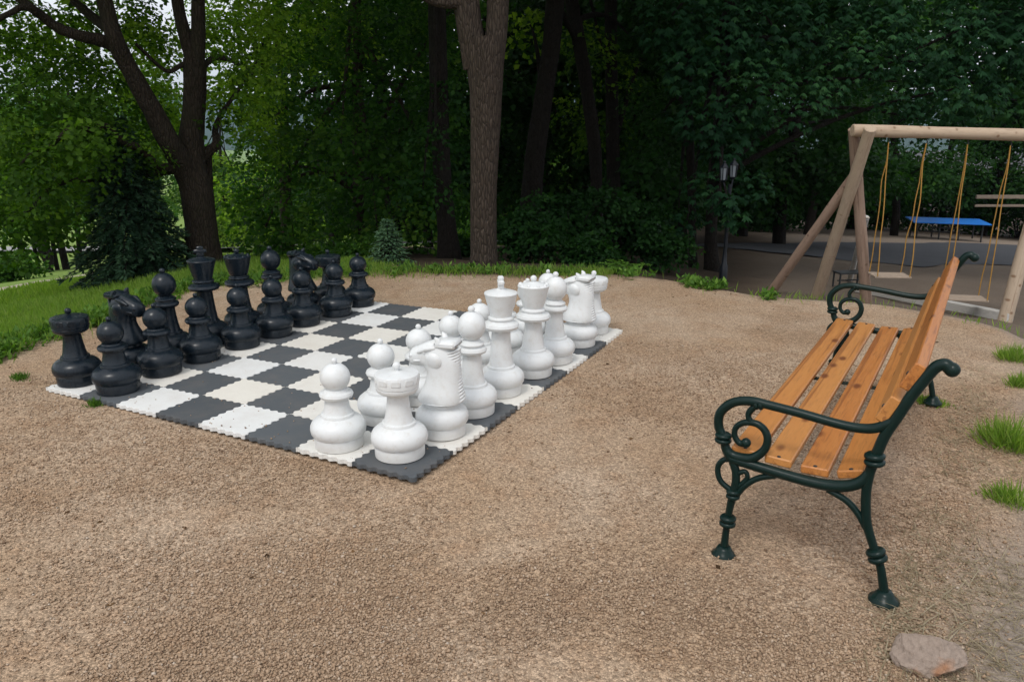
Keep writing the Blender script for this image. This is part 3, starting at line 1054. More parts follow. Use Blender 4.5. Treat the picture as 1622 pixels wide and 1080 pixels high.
def twigs(mb, base, n, src, dirs, length, r0, seed=0):
    for i in range(n):
        p = np.array(src[i % len(src)]); d = np.array(dirs[i % len(dirs)], float) + rng.normal(0, .3, 3)
        d /= np.linalg.norm(d)
        L = length * rng.uniform(.6, 1.3)
        P = [p + d * L * t_ + np.array([0, 0, -.12 * L * t_ * t_]) + rng.normal(0, .03 * L, 3) * t_ for t_ in np.linspace(0, 1, 6)]
        limb(mb, P, list(np.linspace(r0, r0 * .25, 6)), base, .1, 7)


def px_clumps(cr, lst, n_per, size, kind='maple', tint0=.5, jitter=.15):
    for (a, b, Y, rpx) in lst:
        c = at(a, b, Y); r_ = rpx * Y / F_PX
        cr.clump(c, (r_, r_ * 1.1, r_ * .8), int(n_per * (r_ / 1.0) ** 2 * 1.0) + 40, size * rng.uniform(.72, 1.2), kind, tint0 + rng.normal(0, jitter))


def tree(name, loc, label, group=None, cat='tree'):
    return empty(name, loc, 0, label, cat, group)


# ---- forked tree on the left
Y0 = 9.8
b = at(325, 436, Y0); b[2] = float(th(b[0], b[1])) - .05
T1 = tree('forked_tree', b, 'dark barked forked tree with low spreading limbs behind the black pieces')
mb = MB()
limb_px(mb, [(330, 452, Y0, 88.0), (326, 432, Y0, 67.2), (322, 400, Y0, 52.8), (318, 350, Y0, 48.0), (313, 310, Y0, 48.0), (304, 270, Y0, 43.2), (303, 230, Y0, 36.8), (307, 180, Y0, 32.0), (309, 130, Y0, 32.0), (309, 95, Y0, 33.6)], b, .10, 18)
limb_px(mb, [(306, 120, Y0, 19.2), (303, 92, Y0, 20.0), (293, 55, Y0, 19.2), (284, 20, Y0, 17.6), (278, -30, Y0, 16.0), (270, -160, Y0, 12.8), (250, -420, Y0, 8.0)], b, .1)
limb_px(mb, [(310, 125, Y0, 22.4), (312, 92, Y0, 22.4), (314, 50, Y0, 20.8), (314, 10, Y0, 19.2), (316, -60, Y0, 17.6), (330, -300, Y0 + .5, 11.2)], b, .1)
limb_px(mb, [(312, 312, Y0, 35.2), (292, 268, Y0 - .1, 35.2), (268, 226, Y0 - .3, 32.0), (247, 185, Y0 - .4, 28.8), (225, 145, Y0 - .5, 26.4), (200, 100, Y0 - .6, 24.8), (182, 62, Y0 - .7, 24.0), (170, 20, Y0 - .7, 22.4), (160, -40, Y0 - .7, 20.0), (150, -220, Y0 - .7, 14.4)], b, .10, 14)
limb_px(mb, [(190, 80, Y0 - .6, 20.8), (165, 66, Y0 - .7, 19.2), (130, 58, Y0 - .9, 16.0), (95, 46, Y0 - 1, 14.4), (65, 25, Y0 - 1.1, 12.8), (35, 2, Y0 - 1.2, 12.0), (0, -20, Y0 - 1.2, 9.6), (-120, -60, Y0 - 1.2, 6.4)], b, .12)
limb_px(mb, [(70, 30, Y0 - 1.1, 10.4), (40, 12, Y0 - 1.3, 9.6), (15, 22, Y0 - 1.4, 8.0), (-30, 45, Y0 - 1.5, 6.4)], b, .1, 8)
limb_px(mb, [(178, 50, Y0 - .6, 17.6), (150, 30, Y0 - .4, 14.4), (120, 5, Y0 - .2, 12.0), (90, -20, Y0, 9.6)], b, .1, 8)
limb_px(mb, [(300, 290, Y0, 18), (275, 268, Y0 - .2, 15), (250, 262, Y0 - .4, 13), (222, 236, Y0 - .6, 12), (196, 226, Y0 - .8, 10), (168, 200, Y0 - 1.0, 9), (146, 206, Y0 - 1.1, 9), (112, 204, Y0 - 1.3, 8), (80, 232, Y0 - 1.4, 6), (48, 244, Y0 - 1.5, 5), (20, 280, Y0 - 1.6, 4)], b, .2, 8)
limb_px(mb, [(282, 268, Y0, 14.4), (235, 275, Y0 - .3, 11.2), (180, 282, Y0 - .5, 10.4), (120, 286, Y0 - .7, 8.8), (85, 295, Y0 - .8, 8.0), (55, 325, Y0 - .9, 5.6), (20, 352, Y0 - 1, 4.0)], b, .12, 8)
limb_px(mb, [(318, 250, Y0 + .1, 20), (334, 238, Y0 + .1, 15), (343, 226, Y0 + .1, 13), (341, 205, Y0 + .2, 9), (350, 182, Y0 + .3, 7), (372, 150, Y0 + .5, 5), (410, 95, Y0 + .7, 3)], b, .25, 9)
limb_px(mb, [(322, 105, Y0, 9.6), (340, 92, Y0 + .2, 8.0), (370, 98, Y0 + .4, 6.4), (400, 118, Y0 + .6, 4.0)], b, .12, 7)
limb_px(mb, [(306, 95, Y0, 9.6), (285, 105, Y0 - .1, 7.2), (262, 112, Y0 - .2, 5.6), (215, 70, Y0 - .4, 4.8)], b, .12, 7)
limb_px(mb, [(334, 440, Y0 + .2, 36.8), (330, 400, Y0 + .2, 24.0), (328, 330, Y0 + .2, 22.4), (326, 270, Y0 + .2, 19.2), (330, 235, Y0 + .1, 12.8)], b, .12, 9)
limb_px(mb, [(360, 452, Y0 - .1, 12.8), (346, 425, Y0, 27.2), (334, 395, Y0, 32.0)], b, .15, 9)
mb.build('trunk', M['bark_dark'], T1, True, 80)
cr = Crown()
px_clumps(cr, [(170, 215, 8.7, 42), (110, 215, 8.3, 48), (235, 245, 9.3, 36), (60, 260, 8.1, 46), (150, 260, 8.6, 40), (20, 120, 9.0, 85), (60, 200, 8.6, 80), (20, 290, 8.4, 80), (110, 150, 9.2, 75), (100, 250, 9.0, 70), (180, 180, 10.4, 70), (40, 30, 9.4, 50), (130, 330, 9.4, 55),
               (30, 360, 8.6, 60), (160, 250, 10.5, 60), (200, 20, 11., 50), (-60, 220, 8.4, 90), (-70, 340, 8.6, 80), (-60, 80, 8.6, 90), (230, 215, 10.8, 45), (75, 340, 9.2, 45), (350, 178, 9.6, 26), (392, 128, 9.7, 36), (372, 95, 9.7, 30), (120, 90, 10.4, 50), (200, 300, 10.6, 40), (225, 165, 11.4, 40)], 2300, .064, 'maple', .22)  # low tint: shade inside the crown put into the leaf colour
px_clumps(cr, [(240, 60, 11, 45), (350, 60, 10.6, 45), (390, 20, 10.6, 50), (410, 100, 10.8, 50), (345, 150, 10.9, 36), (255, 160, 11, 32), (440, 50, 10.6, 50), (100, 95, 10.2, 40), (380, 165, 11, 35), (150, 110, 10.6, 36), (415, 175, 11.2, 34), (425, 225, 11.6, 34), (400, 200, 12, 28), (345, 165, 11.4, 26), (270, 190, 11.4, 30), (330, 60, 11.5, 36), (95, 55, 12, 30), (150, 75, 12, 28), (240, 110, 12.4, 34), (215, 55, 12, 26), (280, 150, 12, 28), (250, 195, 12.6, 36), (130, 30, 12, 26), (60, 75, 11.5, 34), (205, 135, 12.6, 34), (300, 60, 12.2, 22), (20, 40, 11, 26), (60, 60, 10.6, 40), (110, 40, 10.8, 36), (230, 60, 10.8, 34), (170, 120, 10.4, 30), (25, 60, 9.8, 40), (255, 95, 11.6, 36), (200, 25, 11.2, 34), (130, 10, 10.8, 30)], 2700, .066, 'maple', .78)  # high tint: brightness of sky-lit leaves put into their colour
for (x, y, z, r_) in ((-4.6, 9.2, 4.6, 2.2), (-6.8, 9, 4.2, 2.0), (-2.6, 10.4, 5.0, 2.0), (-4.4, 11.4, 6.5, 2.6), (-7.5, 11, 6.2, 2.6), (-3.5, 8.4, 6.6, 1.9), (-9.2, 9, 3.8, 2.)):
    cr.clump((x, y, z), (r_, r_, r_ * .7), 2600, .16, 'maple', .5)
cr.build('crown', M['leaf_light'], T1)


# ---- central tree with a stub branch
Y0 = 8.55
b = at(765, 432, Y0); b[2] = float(th(b[0], b[1])) - .04
T2 = tree('straight_tree', b, 'tall grey barked tree with a sawn branch stub at the far gravel edge')
mb = MB()
limb_px(mb, [(766, 446, Y0, 63.8), (766, 428, Y0, 50.7), (766, 400, Y0, 42.5), (766, 340, Y0, 40.9), (767, 270, Y0, 40.9), (769, 200, Y0, 44.2), (770, 140, Y0, 49.1), (768, 90, Y0, 55.6), (766, 60, Y0, 57.2)], b, .06, 22)
limb_px(mb, [(752, 110, Y0, 32.7), (748, 70, Y0, 36.0), (742, 30, Y0, 37.6), (736, -10, Y0, 37.6), (728, -90, Y0, 34.3), (715, -300, Y0, 27.8), (700, -800, Y0, 16.4)], b, .06, 16)
limb_px(mb, [(782, 110, Y0, 27.8), (785, 70, Y0, 31.1), (788, 30, Y0, 31.1), (790, -20, Y0, 31.1), (796, -120, Y0, 29.4), (815, -420, Y0, 21.2), (830, -800, Y0, 11.5)], b, .06, 14)
limb_px(mb, [(756, 8, Y0, 21.2), (735, 6, Y0 - .05, 18.0), (705, 3, Y0 - .1, 18.8), (684, -2, Y0 - .12, 18.0), (672, -8, Y0 - .13, 16.4)], b, .12, 10)
mb.build('trunk', M['bark'], T2, True, 80)
cr = Crown()
for (x, y, z, r_) in ((-.6, 8.6, 6.2, 1.9), (.8, 9.0, 6.8, 1.9), (-1.8, 9.4, 5.8, 1.7), (0, 10.3, 7.4, 2.4), (1.9, 10.2, 5.6, 1.7)):
    cr.clump((x, y, z), (r_, r_, r_ * .7), 2600, .17, 'maple', .5)
cr.build('crown', M['leaf_mid'], T2)


# ---- generic broad-leaved tree
def broadleaf(name, px, Y, label, mat, bark, trunk, clumps, n_per=1100, size=.1, kind='maple', tint=.45, tops=(), group=None, cat='tree', top_size=.15):
    bx = at(trunk[0][0], trunk[0][1], Y)
    b = np.array([bx[0], Y, float(th(bx[0], Y)) - .05])
    T = tree(name, b, label, group, cat)
    mb = MB()
    # root the first point on the terrain
    t0 = list(trunk)
    P = [(b[0], b[1], b[2], t0[0][2] * .62 * Y / F_PX)] + [(*at(q[0], q[1], Y + (q[3] if len(q) > 3 else 0)), q[2] / 2 * Y / F_PX) for q in t0]
    P = [P[0]] + [p for p in P[1:] if p[2] > P[0][2] + .15]
    P = spline(P, 6)
    limb(mb, [p[:3] for p in P], [p[3] for p in P], b, .08, 12)
    if clumps:
        src = [p[:3] for p in P[len(P) // 3:]]
        for (a, bb, Yc, rp) in clumps[::2]:
            e = at(a, bb, Yc); s0 = np.array(src[rng.integers(len(src))])
            limb(mb, [s0 + (e - s0) * t_ + np.array([0, 0, .25 * math.sin(math.pi * t_)]) for t_ in np.linspace(0, 1, 7)], list(np.linspace(.05, .012, 7) * (Y / 12)), b, .1, 7)
    mb.build('trunk', bark, T, True, 80)
    cr = Crown()
    px_clumps(cr, clumps, n_per, size, kind, tint)
    for (x, y, z, r_) in tops:
        cr.clump((x, y, z + .2 * r_), (r_, r_, r_ * .75), 3000, top_size, 'maple', tint)
    if cr.V: cr.build('crown', mat, T)
    return T


# lush linden left of the central trunk
broadleaf('linden_tree', 570, 14.5, 'lush green tree with drooping boughs between the forked tree and the grey trunk', M['leaf_mid'], M['bark'],
          [(570, 400, 18), (569, 340, 16), (568, 290, 15), (566, 200, 14), (566, 80, 12), (566, -60, 10)],
          [(430, 190, 13.5, 70), (500, 130, 13.6, 80), (420, 270, 13.2, 60), (470, 330, 13, 60), (540, 230, 13, 80), (620, 160, 13.2, 85), (560, 330, 14.5, 55), (640, 270, 13, 75), (690, 200, 13.6, 65),
           (700, 90, 13.4, 75), (590, 60, 13.4, 80), (500, 40, 13.8, 70), (420, 360, 13, 45), (660, 340, 13, 55), (710, 320, 13.6, 50), (480, 235, 13, 60), (400, 320, 13.6, 40), (520, 380, 13.4, 45), (600, 380, 13, 45),
           (640, 30, 14, 70), (720, 10, 14, 60), (445, 390, 13, 36), (660, 400, 13.8, 32)], 1350, .095, 'maple', .45,
          [(-4, 14, 5.4, 2.6), (-1.4, 14, 5.6, 2.6), (-2.8, 15.5, 8, 3.2), (.4, 15, 7.4, 2.4)])
broadleaf('lime_tree', 400, 17, 'sunlit yellowish green tree at the top behind the forked tree', M['leaf_light'], M['bark_dark'],
          [(455, 400, 20), (452, 300, 18), (448, 150, 15), (440, 0, 12), (440, -100, 8)],
          [(400, 60, 16, 80), (470, 20, 16.4, 80), (395, 135, 16, 55), (345, 30, 16.6, 60), (450, 110, 16, 60), (380, 5, 16, 60), (520, 60, 16, 60), (420, 430, 16, 1)], 1200, .10, 'maple', .85,
          [(-5.6, 16.5, 5.5, 2.4), (-4, 17.5, 7.4, 2.8)])
# gap filler: light tree by the road
broadleaf('roadside_tree', 430, 40, 'pale green tree by the far road seen right of the forked trunk', M['leaf_light'], M['bark_dark'],
          [(440, 400, 10), (438, 340, 9), (436, 280, 7), (432, 240, 5)],
          [(370, 300, 40, 36), (410, 290, 39, 40), (390, 340, 39, 36), (430, 340, 39, 36), (460, 310, 40, 40), (440, 370, 39, 26), (480, 350, 40, 36), (390, 372, 39.5, 16), (365, 330, 41, 26)], 420, .2, 'maple', .75, ())
# dark trunks right of the grey tree
broadleaf('leaning_tree', 840, 14, 'dark leaning trunk just right of the grey barked tree', M['leaf_light'], M['bark_deep'],
          [(838, 400, 35), (842, 310, 33), (850, 230, 31), (862, 150, 28), (872, 80, 27), (880, 0, 27), (888, -80, 25), (895, -250, 20)],
          [(840, 40, 14.6, 40), (915, 60, 15.5, 45), (960, 110, 16, 45), (900, 175, 17, 35), (950, 200, 16.5, 45)], 900, .10, 'maple', .55, [(2, 15.5, 7.6, 2.2)])
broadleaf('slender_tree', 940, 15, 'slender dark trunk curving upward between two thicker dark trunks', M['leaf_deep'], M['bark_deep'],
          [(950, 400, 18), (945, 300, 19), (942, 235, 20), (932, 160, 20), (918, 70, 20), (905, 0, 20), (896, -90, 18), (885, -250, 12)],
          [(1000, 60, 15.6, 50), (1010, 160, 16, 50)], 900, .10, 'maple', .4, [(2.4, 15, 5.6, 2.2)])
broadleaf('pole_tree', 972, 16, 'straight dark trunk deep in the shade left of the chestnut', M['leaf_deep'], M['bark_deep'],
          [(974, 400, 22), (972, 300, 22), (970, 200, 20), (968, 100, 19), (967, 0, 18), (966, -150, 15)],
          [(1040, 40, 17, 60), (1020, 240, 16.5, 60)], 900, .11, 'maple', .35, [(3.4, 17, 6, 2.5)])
broadleaf('shaded_tree', 700, 11.8, 'blackish trunk in deep shade just left of the grey barked tree', M['leaf_deep'], M['bark_deep'],
          [(712, 430, 34), (708, 360, 31), (702, 300, 29), (697, 200, 28), (694, 100, 27), (692, 0, 26), (690, -120, 22)],
          [(690, 230, 11.2, 45), (720, 150, 11.6, 40), (670, 300, 11.4, 40), (725, 250, 12.2, 36)], 1200, .085, 'maple', .35, [(-1.2, 12, 5.4, 2.2)])

# horse chestnut on the right
broadleaf('chestnut_tree', 1122, 13.2, 'big dark chestnut with drooping hand shaped leaves overhanging the lamp', M['leaf_blue'], M['bark_deep'],
          [(1128, 430, 24), (1126, 380, 20), (1130, 300, 20), (1140, 200, 20), (1150, 80, 18), (1160, -60, 16)],
          [(1152, 316, 11.2, 24), (1168, 345, 11.3, 22), (1140, 345, 11.3, 22), (1090, 110, 12.6, 50), (1130, 60, 12.8, 75), (1180, 130, 12.4, 80), (1110, 190, 12.4, 52), (1150, 235, 12.4, 42), (1120, 300, 12.2, 40), (1190, 295, 12.3, 36), (1230, 50, 12.6, 80), (1260, 150, 12.6, 70),
           (1320, 100, 12.8, 75), (1380, 60, 12.8, 80), (1420, 130, 13, 75), (1480, 60, 13, 80), (1520, 140, 13.2, 70), (1580, 80, 13.2, 80), (1610, 160, 13.4, 60), (1300, 20, 13, 70),
           (1460, 190, 13.6, 45), (1560, 10, 13.4, 70), (1060, 30, 13, 60), (1185, 190, 12.6, 40), (1160, 10, 13, 60), (1400, 0, 13, 60), (1088, 350, 12.6, 28), (1640, 60, 13.2, 80), (1620, 10, 13.2, 60)],
          2900, .108, 'hand', .5, [(5, 13.6, 5, 3.0), (8, 13.6, 5, 3.0), (6.5, 15.5, 7.5, 3.6), (3.4, 14, 4.6, 2.2), (10.5, 14.5, 5.5, 3.), (9, 16, 7.5, 3.), (6, 18.5, 6, 3.4), (9.5, 19.5, 6, 3.6), (3.6, 18, 5.4, 2.8), (12.5, 19, 6, 3.6), (7.6, 11.6, 6.8, 2.2), (5, 22, 6.5, 3.4)])  # rear clumps are unseen, added to shade the hollow under the crown
broadleaf('forest_tree', 1097, 13.6, 'thin blackish trunk left of the chestnut trunk', M['leaf_deep'], M['bark_deep'],
          [(1097, 440, 14), (1097, 390, 13), (1096, 320, 13), (1092, 200, 12), (1090, 60, 10)],
          [(1050, 180, 14.2, 45), (1040, 270, 14, 45), (1075, 330, 14, 30)], 1000, .10, 'maple', .3, ())

# dark wood behind, each a tree of its own
wood = [(-60, 44, 'left'), (60, 52, 'left'), (160, 46, 'left'), (250, 60, 'left'), (330, 75, 'l'), (520, 26, 'm'), (620, 22, 'm'), (760, 20, 'm'), (860, 26, 'm'), (930, 22, 'm'), (1010, 20, 'm'), (1080, 24, 'm'),
        (1180, 27, 'm'), (1240, 23, 'm'), (1290, 30, 'm'), (1360, 38, 'r'), (1425, 32, 'r'), (1500, 40, 'r'), (1570, 38, 'r'), (1640, 36, 'r'), (1700, 40, 'r'), (1790, 34, 'r'), (680, 30, 'm'), (1130, 34, 'm'), (352, 62, 'g'), (395, 70, 'g'), (440, 60, 'g'), (480, 66, 'g'), (530, 56, 'g'), (585, 62, 'g'), (640, 50, 'g'), (715, 48, 'g'), (775, 44, 'g'), (800, 38, 'g'), (840, 46, 'g'), (905, 44, 'g'), (965, 40, 'g'), (1010, 44, 'g'), (1062, 46, 'g'), (1110, 42, 'g')]
for i, (px, Y, z_) in enumerate(wood):
    x = at(px, 300, Y)[0]; zb = float(th(x, Y))
    b = np.array([x, Y, zb - .1])
    T = tree('forest_tree', b, None, 'trees of the shaded wood behind the clearing')
    T['label'] = 'dark leafy tree in the wood far behind the clearing'
    T['category'] = 'tree'
    if z_ == 'g':
        T['label'] = 'green tree far down the slope beyond the lawn, seen between the trunks'; T['group'] = 'trees far down the slope'
    mb = MB()
    hgt = 11 + 3 * math.sin(i * 2.7); lean = rng.normal(0, .5, 2)
    P = [b + np.array([lean[0] * t_ * t_ * 2, lean[1] * t_ * t_ * 2, hgt * t_]) + rng.normal(0, .05, 3) for t_ in np.linspace(0, 1, 9)]
    r0 = .16 + .08 * rng.random()
    limb(mb, P, list(np.linspace(r0, .04, 9)), b, .1, 9)
    left = px < 350 or z_ == 'g'
    cr = Crown()
    nC = 15
    for k in range(nC):
        t_ = rng.random()
        hh = .8 + hgt * .5 * t_ if z_ == 'g' else (3.2 if left else (1.6 if px < 1300 else 2.4)) + (hgt - 1.5) * t_ * .85
        sp = (2.6 if not left else 3.2) * (1 - .5 * t_)
        a = rng.uniform(0, 6.28); q = sp * math.sqrt(rng.random())
        c = b + np.array([math.cos(a) * q, math.sin(a) * q, hh]); r_ = rng.uniform(1.0, 1.7)
        e = c; s0 = np.array(P[min(8, int(2 + t_ * 5))])
        limb(mb, [s0 + (e - s0) * s_ for s_ in np.linspace(0, 1, 5)], list(np.linspace(.06, .015, 5)), b, .1, 6)
        cr.clump(c, (r_, r_, r_ * .75), 900 if hh < 6.5 else 420, (.17 if hh < 6.5 else .26) * (1.25 if left else 1), 'maple', .45 + (.2 if left else 0))
    mb.build('trunk', M['bark_deep'], T, True, 80)
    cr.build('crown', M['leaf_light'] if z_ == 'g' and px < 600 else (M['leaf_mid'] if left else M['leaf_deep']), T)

for i, (px, Y) in enumerate(((1190, 32), (1245, 34), (1300, 36), (1352, 38), (1405, 38), (1462, 39.5), (1515, 38.5), (1570, 40), (1625, 38), (1685, 39), (1750, 38))):
    c = at(px, 300, Y); zb = float(th(c[0], Y)); b = np.array([c[0], Y, zb])
    T = tree('shrub', b, 'dark shrub at the edge of the wood behind the blue table', 'shrubs at the edge of the wood', 'shrub')
    mb = MB(); cr = Crown()
    for k in range(7):
        q = b + np.array([rng.normal(0, .8), rng.normal(0, .5), rng.uniform(.5, 3.2)]); r_ = rng.uniform(.8, 1.2)
        limb(mb, [b + (q - b) * t_ for t_ in np.linspace(0, 1, 5)], list(np.linspace(.05, .01, 5)), b, .1, 6)
        cr.clump(q, (r_, r_, r_ * .8), 700, .17, 'maple', .4)
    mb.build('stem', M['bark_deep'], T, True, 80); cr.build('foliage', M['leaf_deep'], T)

# group of thin trunks at the far left, across the path
for i, (px, w, le) in enumerate(((46, 12, -14), (60, 7, -3), (72, 10, -9), (86, 7, 3), (99, 12, -4), (121, 9, 9))):
    Y = 32 + 2.2 * math.sin(i * 2.3)
    Yg = Y
    x = at(px, 400, Y)[0]; b = np.array([x, Y, float(th(x, Y)) - .1])
    T = tree('grove_tree', b, ['leftmost thin leaning trunk', 'second thin trunk from the left', 'third thin trunk from the left', 'fourth thin trunk from the left', 'fifth thin trunk from the left', 'rightmost thin trunk'][i] + ' of the small grove beyond the path', 'thin trunks of the grove beyond the path')
    mb = MB(); hgt = 7
    P = [b + np.array([le * .012 * 7 * t_, 0, hgt * t_]) + rng.normal(0, .04, 3) for t_ in np.linspace(0, 1, 8)]
    limb(mb, P, list(np.linspace(w / 2 * Y / F_PX, .05, 8)), b, .1, 9)
    mb.build('trunk', M['bark_deep'], T, True, 80)
    cr = Crown()
    for k in range(6):
        a = rng.uniform(0, 6.28); q = 1.2 * rng.random() ** .5
        c = b + np.array([math.cos(a) * q, math.sin(a) * q - .3, 2.7 + 3.4 * k / 5]); r_ = rng.uniform(.9, 1.3)
        cr.clump(c, (r_, r_, r_ * .7), 900, .16, 'maple', .5)
    cr.build('crown', M['leaf_mid'], T)


# ---- spruces
def spruce(name, px, Y, base_y, height, width, label, mat, tiers=26, dens=1., blade=.07, droop=.55):
    x = at(px, base_y, Y)[0]
    b = np.array([x, Y, float(th(x, Y)) - .03])
    T = tree(name, b, label)
    mb = MB(); limb(mb, [b + np.array([0, 0, height * t_]) for t_ in np.linspace(0, .97, 7)], list(np.linspace(.03 * height ** .8, .006, 7)), b, .05, 8)
    cr = Crown()
    for k in range(tiers):
        t_ = k / (tiers - 1)
        z = height * (.04 + .94 * t_)
        L0 = width * (1 - t_) ** .8 + .04
        nb = max(5, int((11 - 5 * t_)))
        for q in range(nb):
            a = q / nb * 6.283 + k * 1.3 + rng.normal(0, .2)
            L = L0 * rng.uniform(.7, 1.12)
            d = np.array([math.cos(a), math.sin(a), 0]); p0 = b + np.array([0, 0, z])
            m = 7
            ss = np.linspace(0, 1, m)
            pts = p0 + d * (L * ss)[:, None] + np.array([0, 0, 1]) * (L * (.12 * ss - droop * ss ** 1.7))[:, None]
            if L > .15: limb(mb, list(pts), list(np.linspace(.008, .002, m) * max(1, height / 2)), b, 0, 4)
            n = int((26 + 130 * L) * dens)
            s_ = rng.random(n) ** .75
            pc = p0 + d * (L * s_)[:, None] + np.array([0, 0, 1]) * (L * (.12 * s_ - droop * s_ ** 1.7))[:, None]
            side = np.cross(d, [0, 0, 1.])
            sw = rng.choice([-1, 1], n)
            lat = rng.random(n) * .34 * L * (1.05 - s_) + .01
            pc = pc + side * (sw * lat)[:, None] - np.array([0, 0, 1]) * (lat * .5)[:, None]
            D = d * .8 + side * (sw * .7)[:, None] + rng.normal(0, .35, (n, 3)); D[:, 2] -= .15
            N = np.array([0, 0, 1.]) + rng.normal(0, .4, (n, 3))
            Ln = blade * rng.uniform(.6, 1.3, n)
            cr.blades(pc, D, N, Ln, Ln * .30, np.clip(.25 + .5 * s_ + rng.normal(0, .15, n), 0, 1))
    mb.build('trunk', M['bark_deep'], T, True, 80)
    cr.build('crown', mat, T)


spruce('spruce_tree', 222, 9.4, 440, 2.05, .92, 'dark blue green spruce with drooping boughs left of the forked trunk', M['needle'], 30, 1.6, .075, .5)
spruce('young_spruce', 617, 9.0, 430, .56, .26, 'small young spruce at the gravel edge left of the grey trunk', M['needle_pale'], 14, .8, .04, .25)


# ---- bushes along the shaded edge
def bush(px, py, Y, rpx, label, mat=M['leaf_deep'], size=.07, tint=.5, n=2600):
    c = at(px, py, Y); r_ = rpx * Y / F_PX
    zb = float(th(c[0], Y))
    b = np.array([c[0], Y, zb])
    T = tree('shrub', b, label, None, 'shrub')
    mb = MB()
    for k in range(7):
        a = k * .9; e = c + np.array([math.cos(a) * r_ * .6, math.sin(a) * r_ * .6, r_ * .2])
        limb(mb, [b + (e - b) * t_ + np.array([0, 0, .1 * math.sin(3.1 * t_)]) for t_ in np.linspace(0, 1, 6)], list(np.linspace(.02, .005, 6)), b, .1, 6)
    mb.build('stem', M['bark_deep'], T, True, 80)
    cr = Crown()
    hgt = max(c[2] - zb, .1)
    for k in range(9):
        q = c + rng.normal(0, .42, 3) * np.array([r_, r_ * .8, r_ * .5])
        q[2] = max(q[2], zb + .12)
        cr.clump(q, (r_ * .55, r_ * .55, r_ * .42), n // 9, size, 'maple', tint + rng.normal(0, .1))
    cr.build('foliage', mat, T)


bush(570, 405, 10.6, 50, 'dark shrub right behind the small young spruce', M['leaf_mid'], .06, .35)
bush(835, 372, 10.2, 60, 'dark shrub just right of the grey barked trunk', M['leaf_deep'], .07, .22)
bush(905, 345, 11.2, 70, 'tall shrub below the slender dark trunk', M['leaf_deep'], .075, .22)
bush(985, 350, 11.6, 75, 'dark shrub between the slender trunk and the lamp', M['leaf_deep'], .075, .22)
bush(1040, 390, 11.4, 40, 'low dark shrub left of the thin black trunks', M['leaf_deep'], .07, .22)
bush(930, 400, 9.9, 42, 'low shrub behind the far white rook', M['leaf_deep'], .06, .22)
bush(505, 415, 11.5, 36, 'green shrub behind the far black pawns', M['leaf_mid'], .06, .5)
bush(8, 425, 22, 34, 'round shrub on the lawn at the left edge of the photo', M['leaf_mid'], .12, .4)
bush(735, 395, 13, 40, 'dark shrub behind the foot of the grey trunk', M['leaf_deep'], .07, .4)

# ------------------------------------------------------------------ grass and weeds
def grass_scatter(name, x, y, h, wdt, mat, label, lean=.5, tint=None, cat='grass'):
    n = len(x)
    base = np.c_[x, y, th(x, y) - .004]
    a = rng.uniform(0, 6.283, n)
    D = np.c_[np.cos(a) * lean * rng.random(n), np.sin(a) * lean * rng.random(n), np.ones(n)]
    N = np.c_[np.cos(a + 1.3), np.sin(a + 1.3), np.full(n, .3)]
    V = kites(base, D, N, h, wdt, .1)
    t_ = np.repeat(rng.random(n) * .9 if tint is None else tint, 4)
    o = link(name, mesh_np(name, V, quads(n), {'tint': t_}), mat)
    return tag(o, label, cat, None, 'stuff')


n = 110000
az = rng.uniform(-.72, -.12, n); s = .02 + 9 * rng.random(n) ** 2.2
r = edge_r(az) + s
x, y = r * np.sin(az), r * np.cos(az)
kp = zones(x, y)[:, 1] > rng.random(n) * .9
kp &= (s > .15 + .25 * np.abs(fbm(x, y, 4., 6))) & ((az < -.33) | (rng.random(n) < .45))
x, y, s = x[kp], y[kp], s[kp]
grass_scatter('lawn_grass', x, y, rng.uniform(.04, .11, len(x)) * np.where(x / y > -.33, .7, 1.) * (1 + .15 * np.clip(s, 0, 4)), rng.uniform(.005, .011, len(x)) * (1 + .35 * s), M['grass'], 'green lawn grass on the slope left of the board', .7)
n = 13000
az = rng.uniform(-.64, .62, n); s = rng.normal(.10, .16, n)
dens = np.clip(.55 + .6 * fbm(az * 20, az * 7, 1., 4), .05, 1) * np.where(az > .13, .07, 1)
kp = rng.random(n) < dens
az, s = az[kp], s[kp]; r = edge_r(az) + s
x, y = r * np.sin(az), r * np.cos(az)
grass_scatter('edge_grass', x, y, rng.uniform(.03, .12, len(x)), rng.uniform(.005, .011, len(x)), M['grass'], 'fringe of green grass along the far rim of the gravel', .8)
# broad-leaved weeds along the rim
cr = Crown()
azs = np.r_[rng.uniform(-.62, -.30, 230), rng.uniform(-.30, .12, 60), rng.normal(.236, .007, 14), rng.normal(.262, .007, 12), rng.normal(.325, .006, 6), rng.normal(.155, .01, 10)]
for a in azs:
    r = edge_r(a) + rng.normal(.16, .15)
    x, y = r * math.sin(a), r * math.cos(a); z = float(th(x, y))
    k = rng.integers(14, 26)
    c = np.tile([x, y, z + .02], (k, 1)) + rng.normal(0, .035, (k, 3)) * [1, 1, .6]
    D = rnd_dir(k); D[:, 2] = np.abs(D[:, 2]) * .9 + .25
    L = rng.uniform(.03, .085, k)
    cr.blades(c, D, np.array([0, 0, 1.]) + rng.normal(0, .4, (k, 3)), L, L * .5, rng.random(k))
o = cr.build('rim_weeds', M['weed']); tag(o, 'broad leaved green weeds along the rim of the gravel', 'weeds', None, 'stuff')


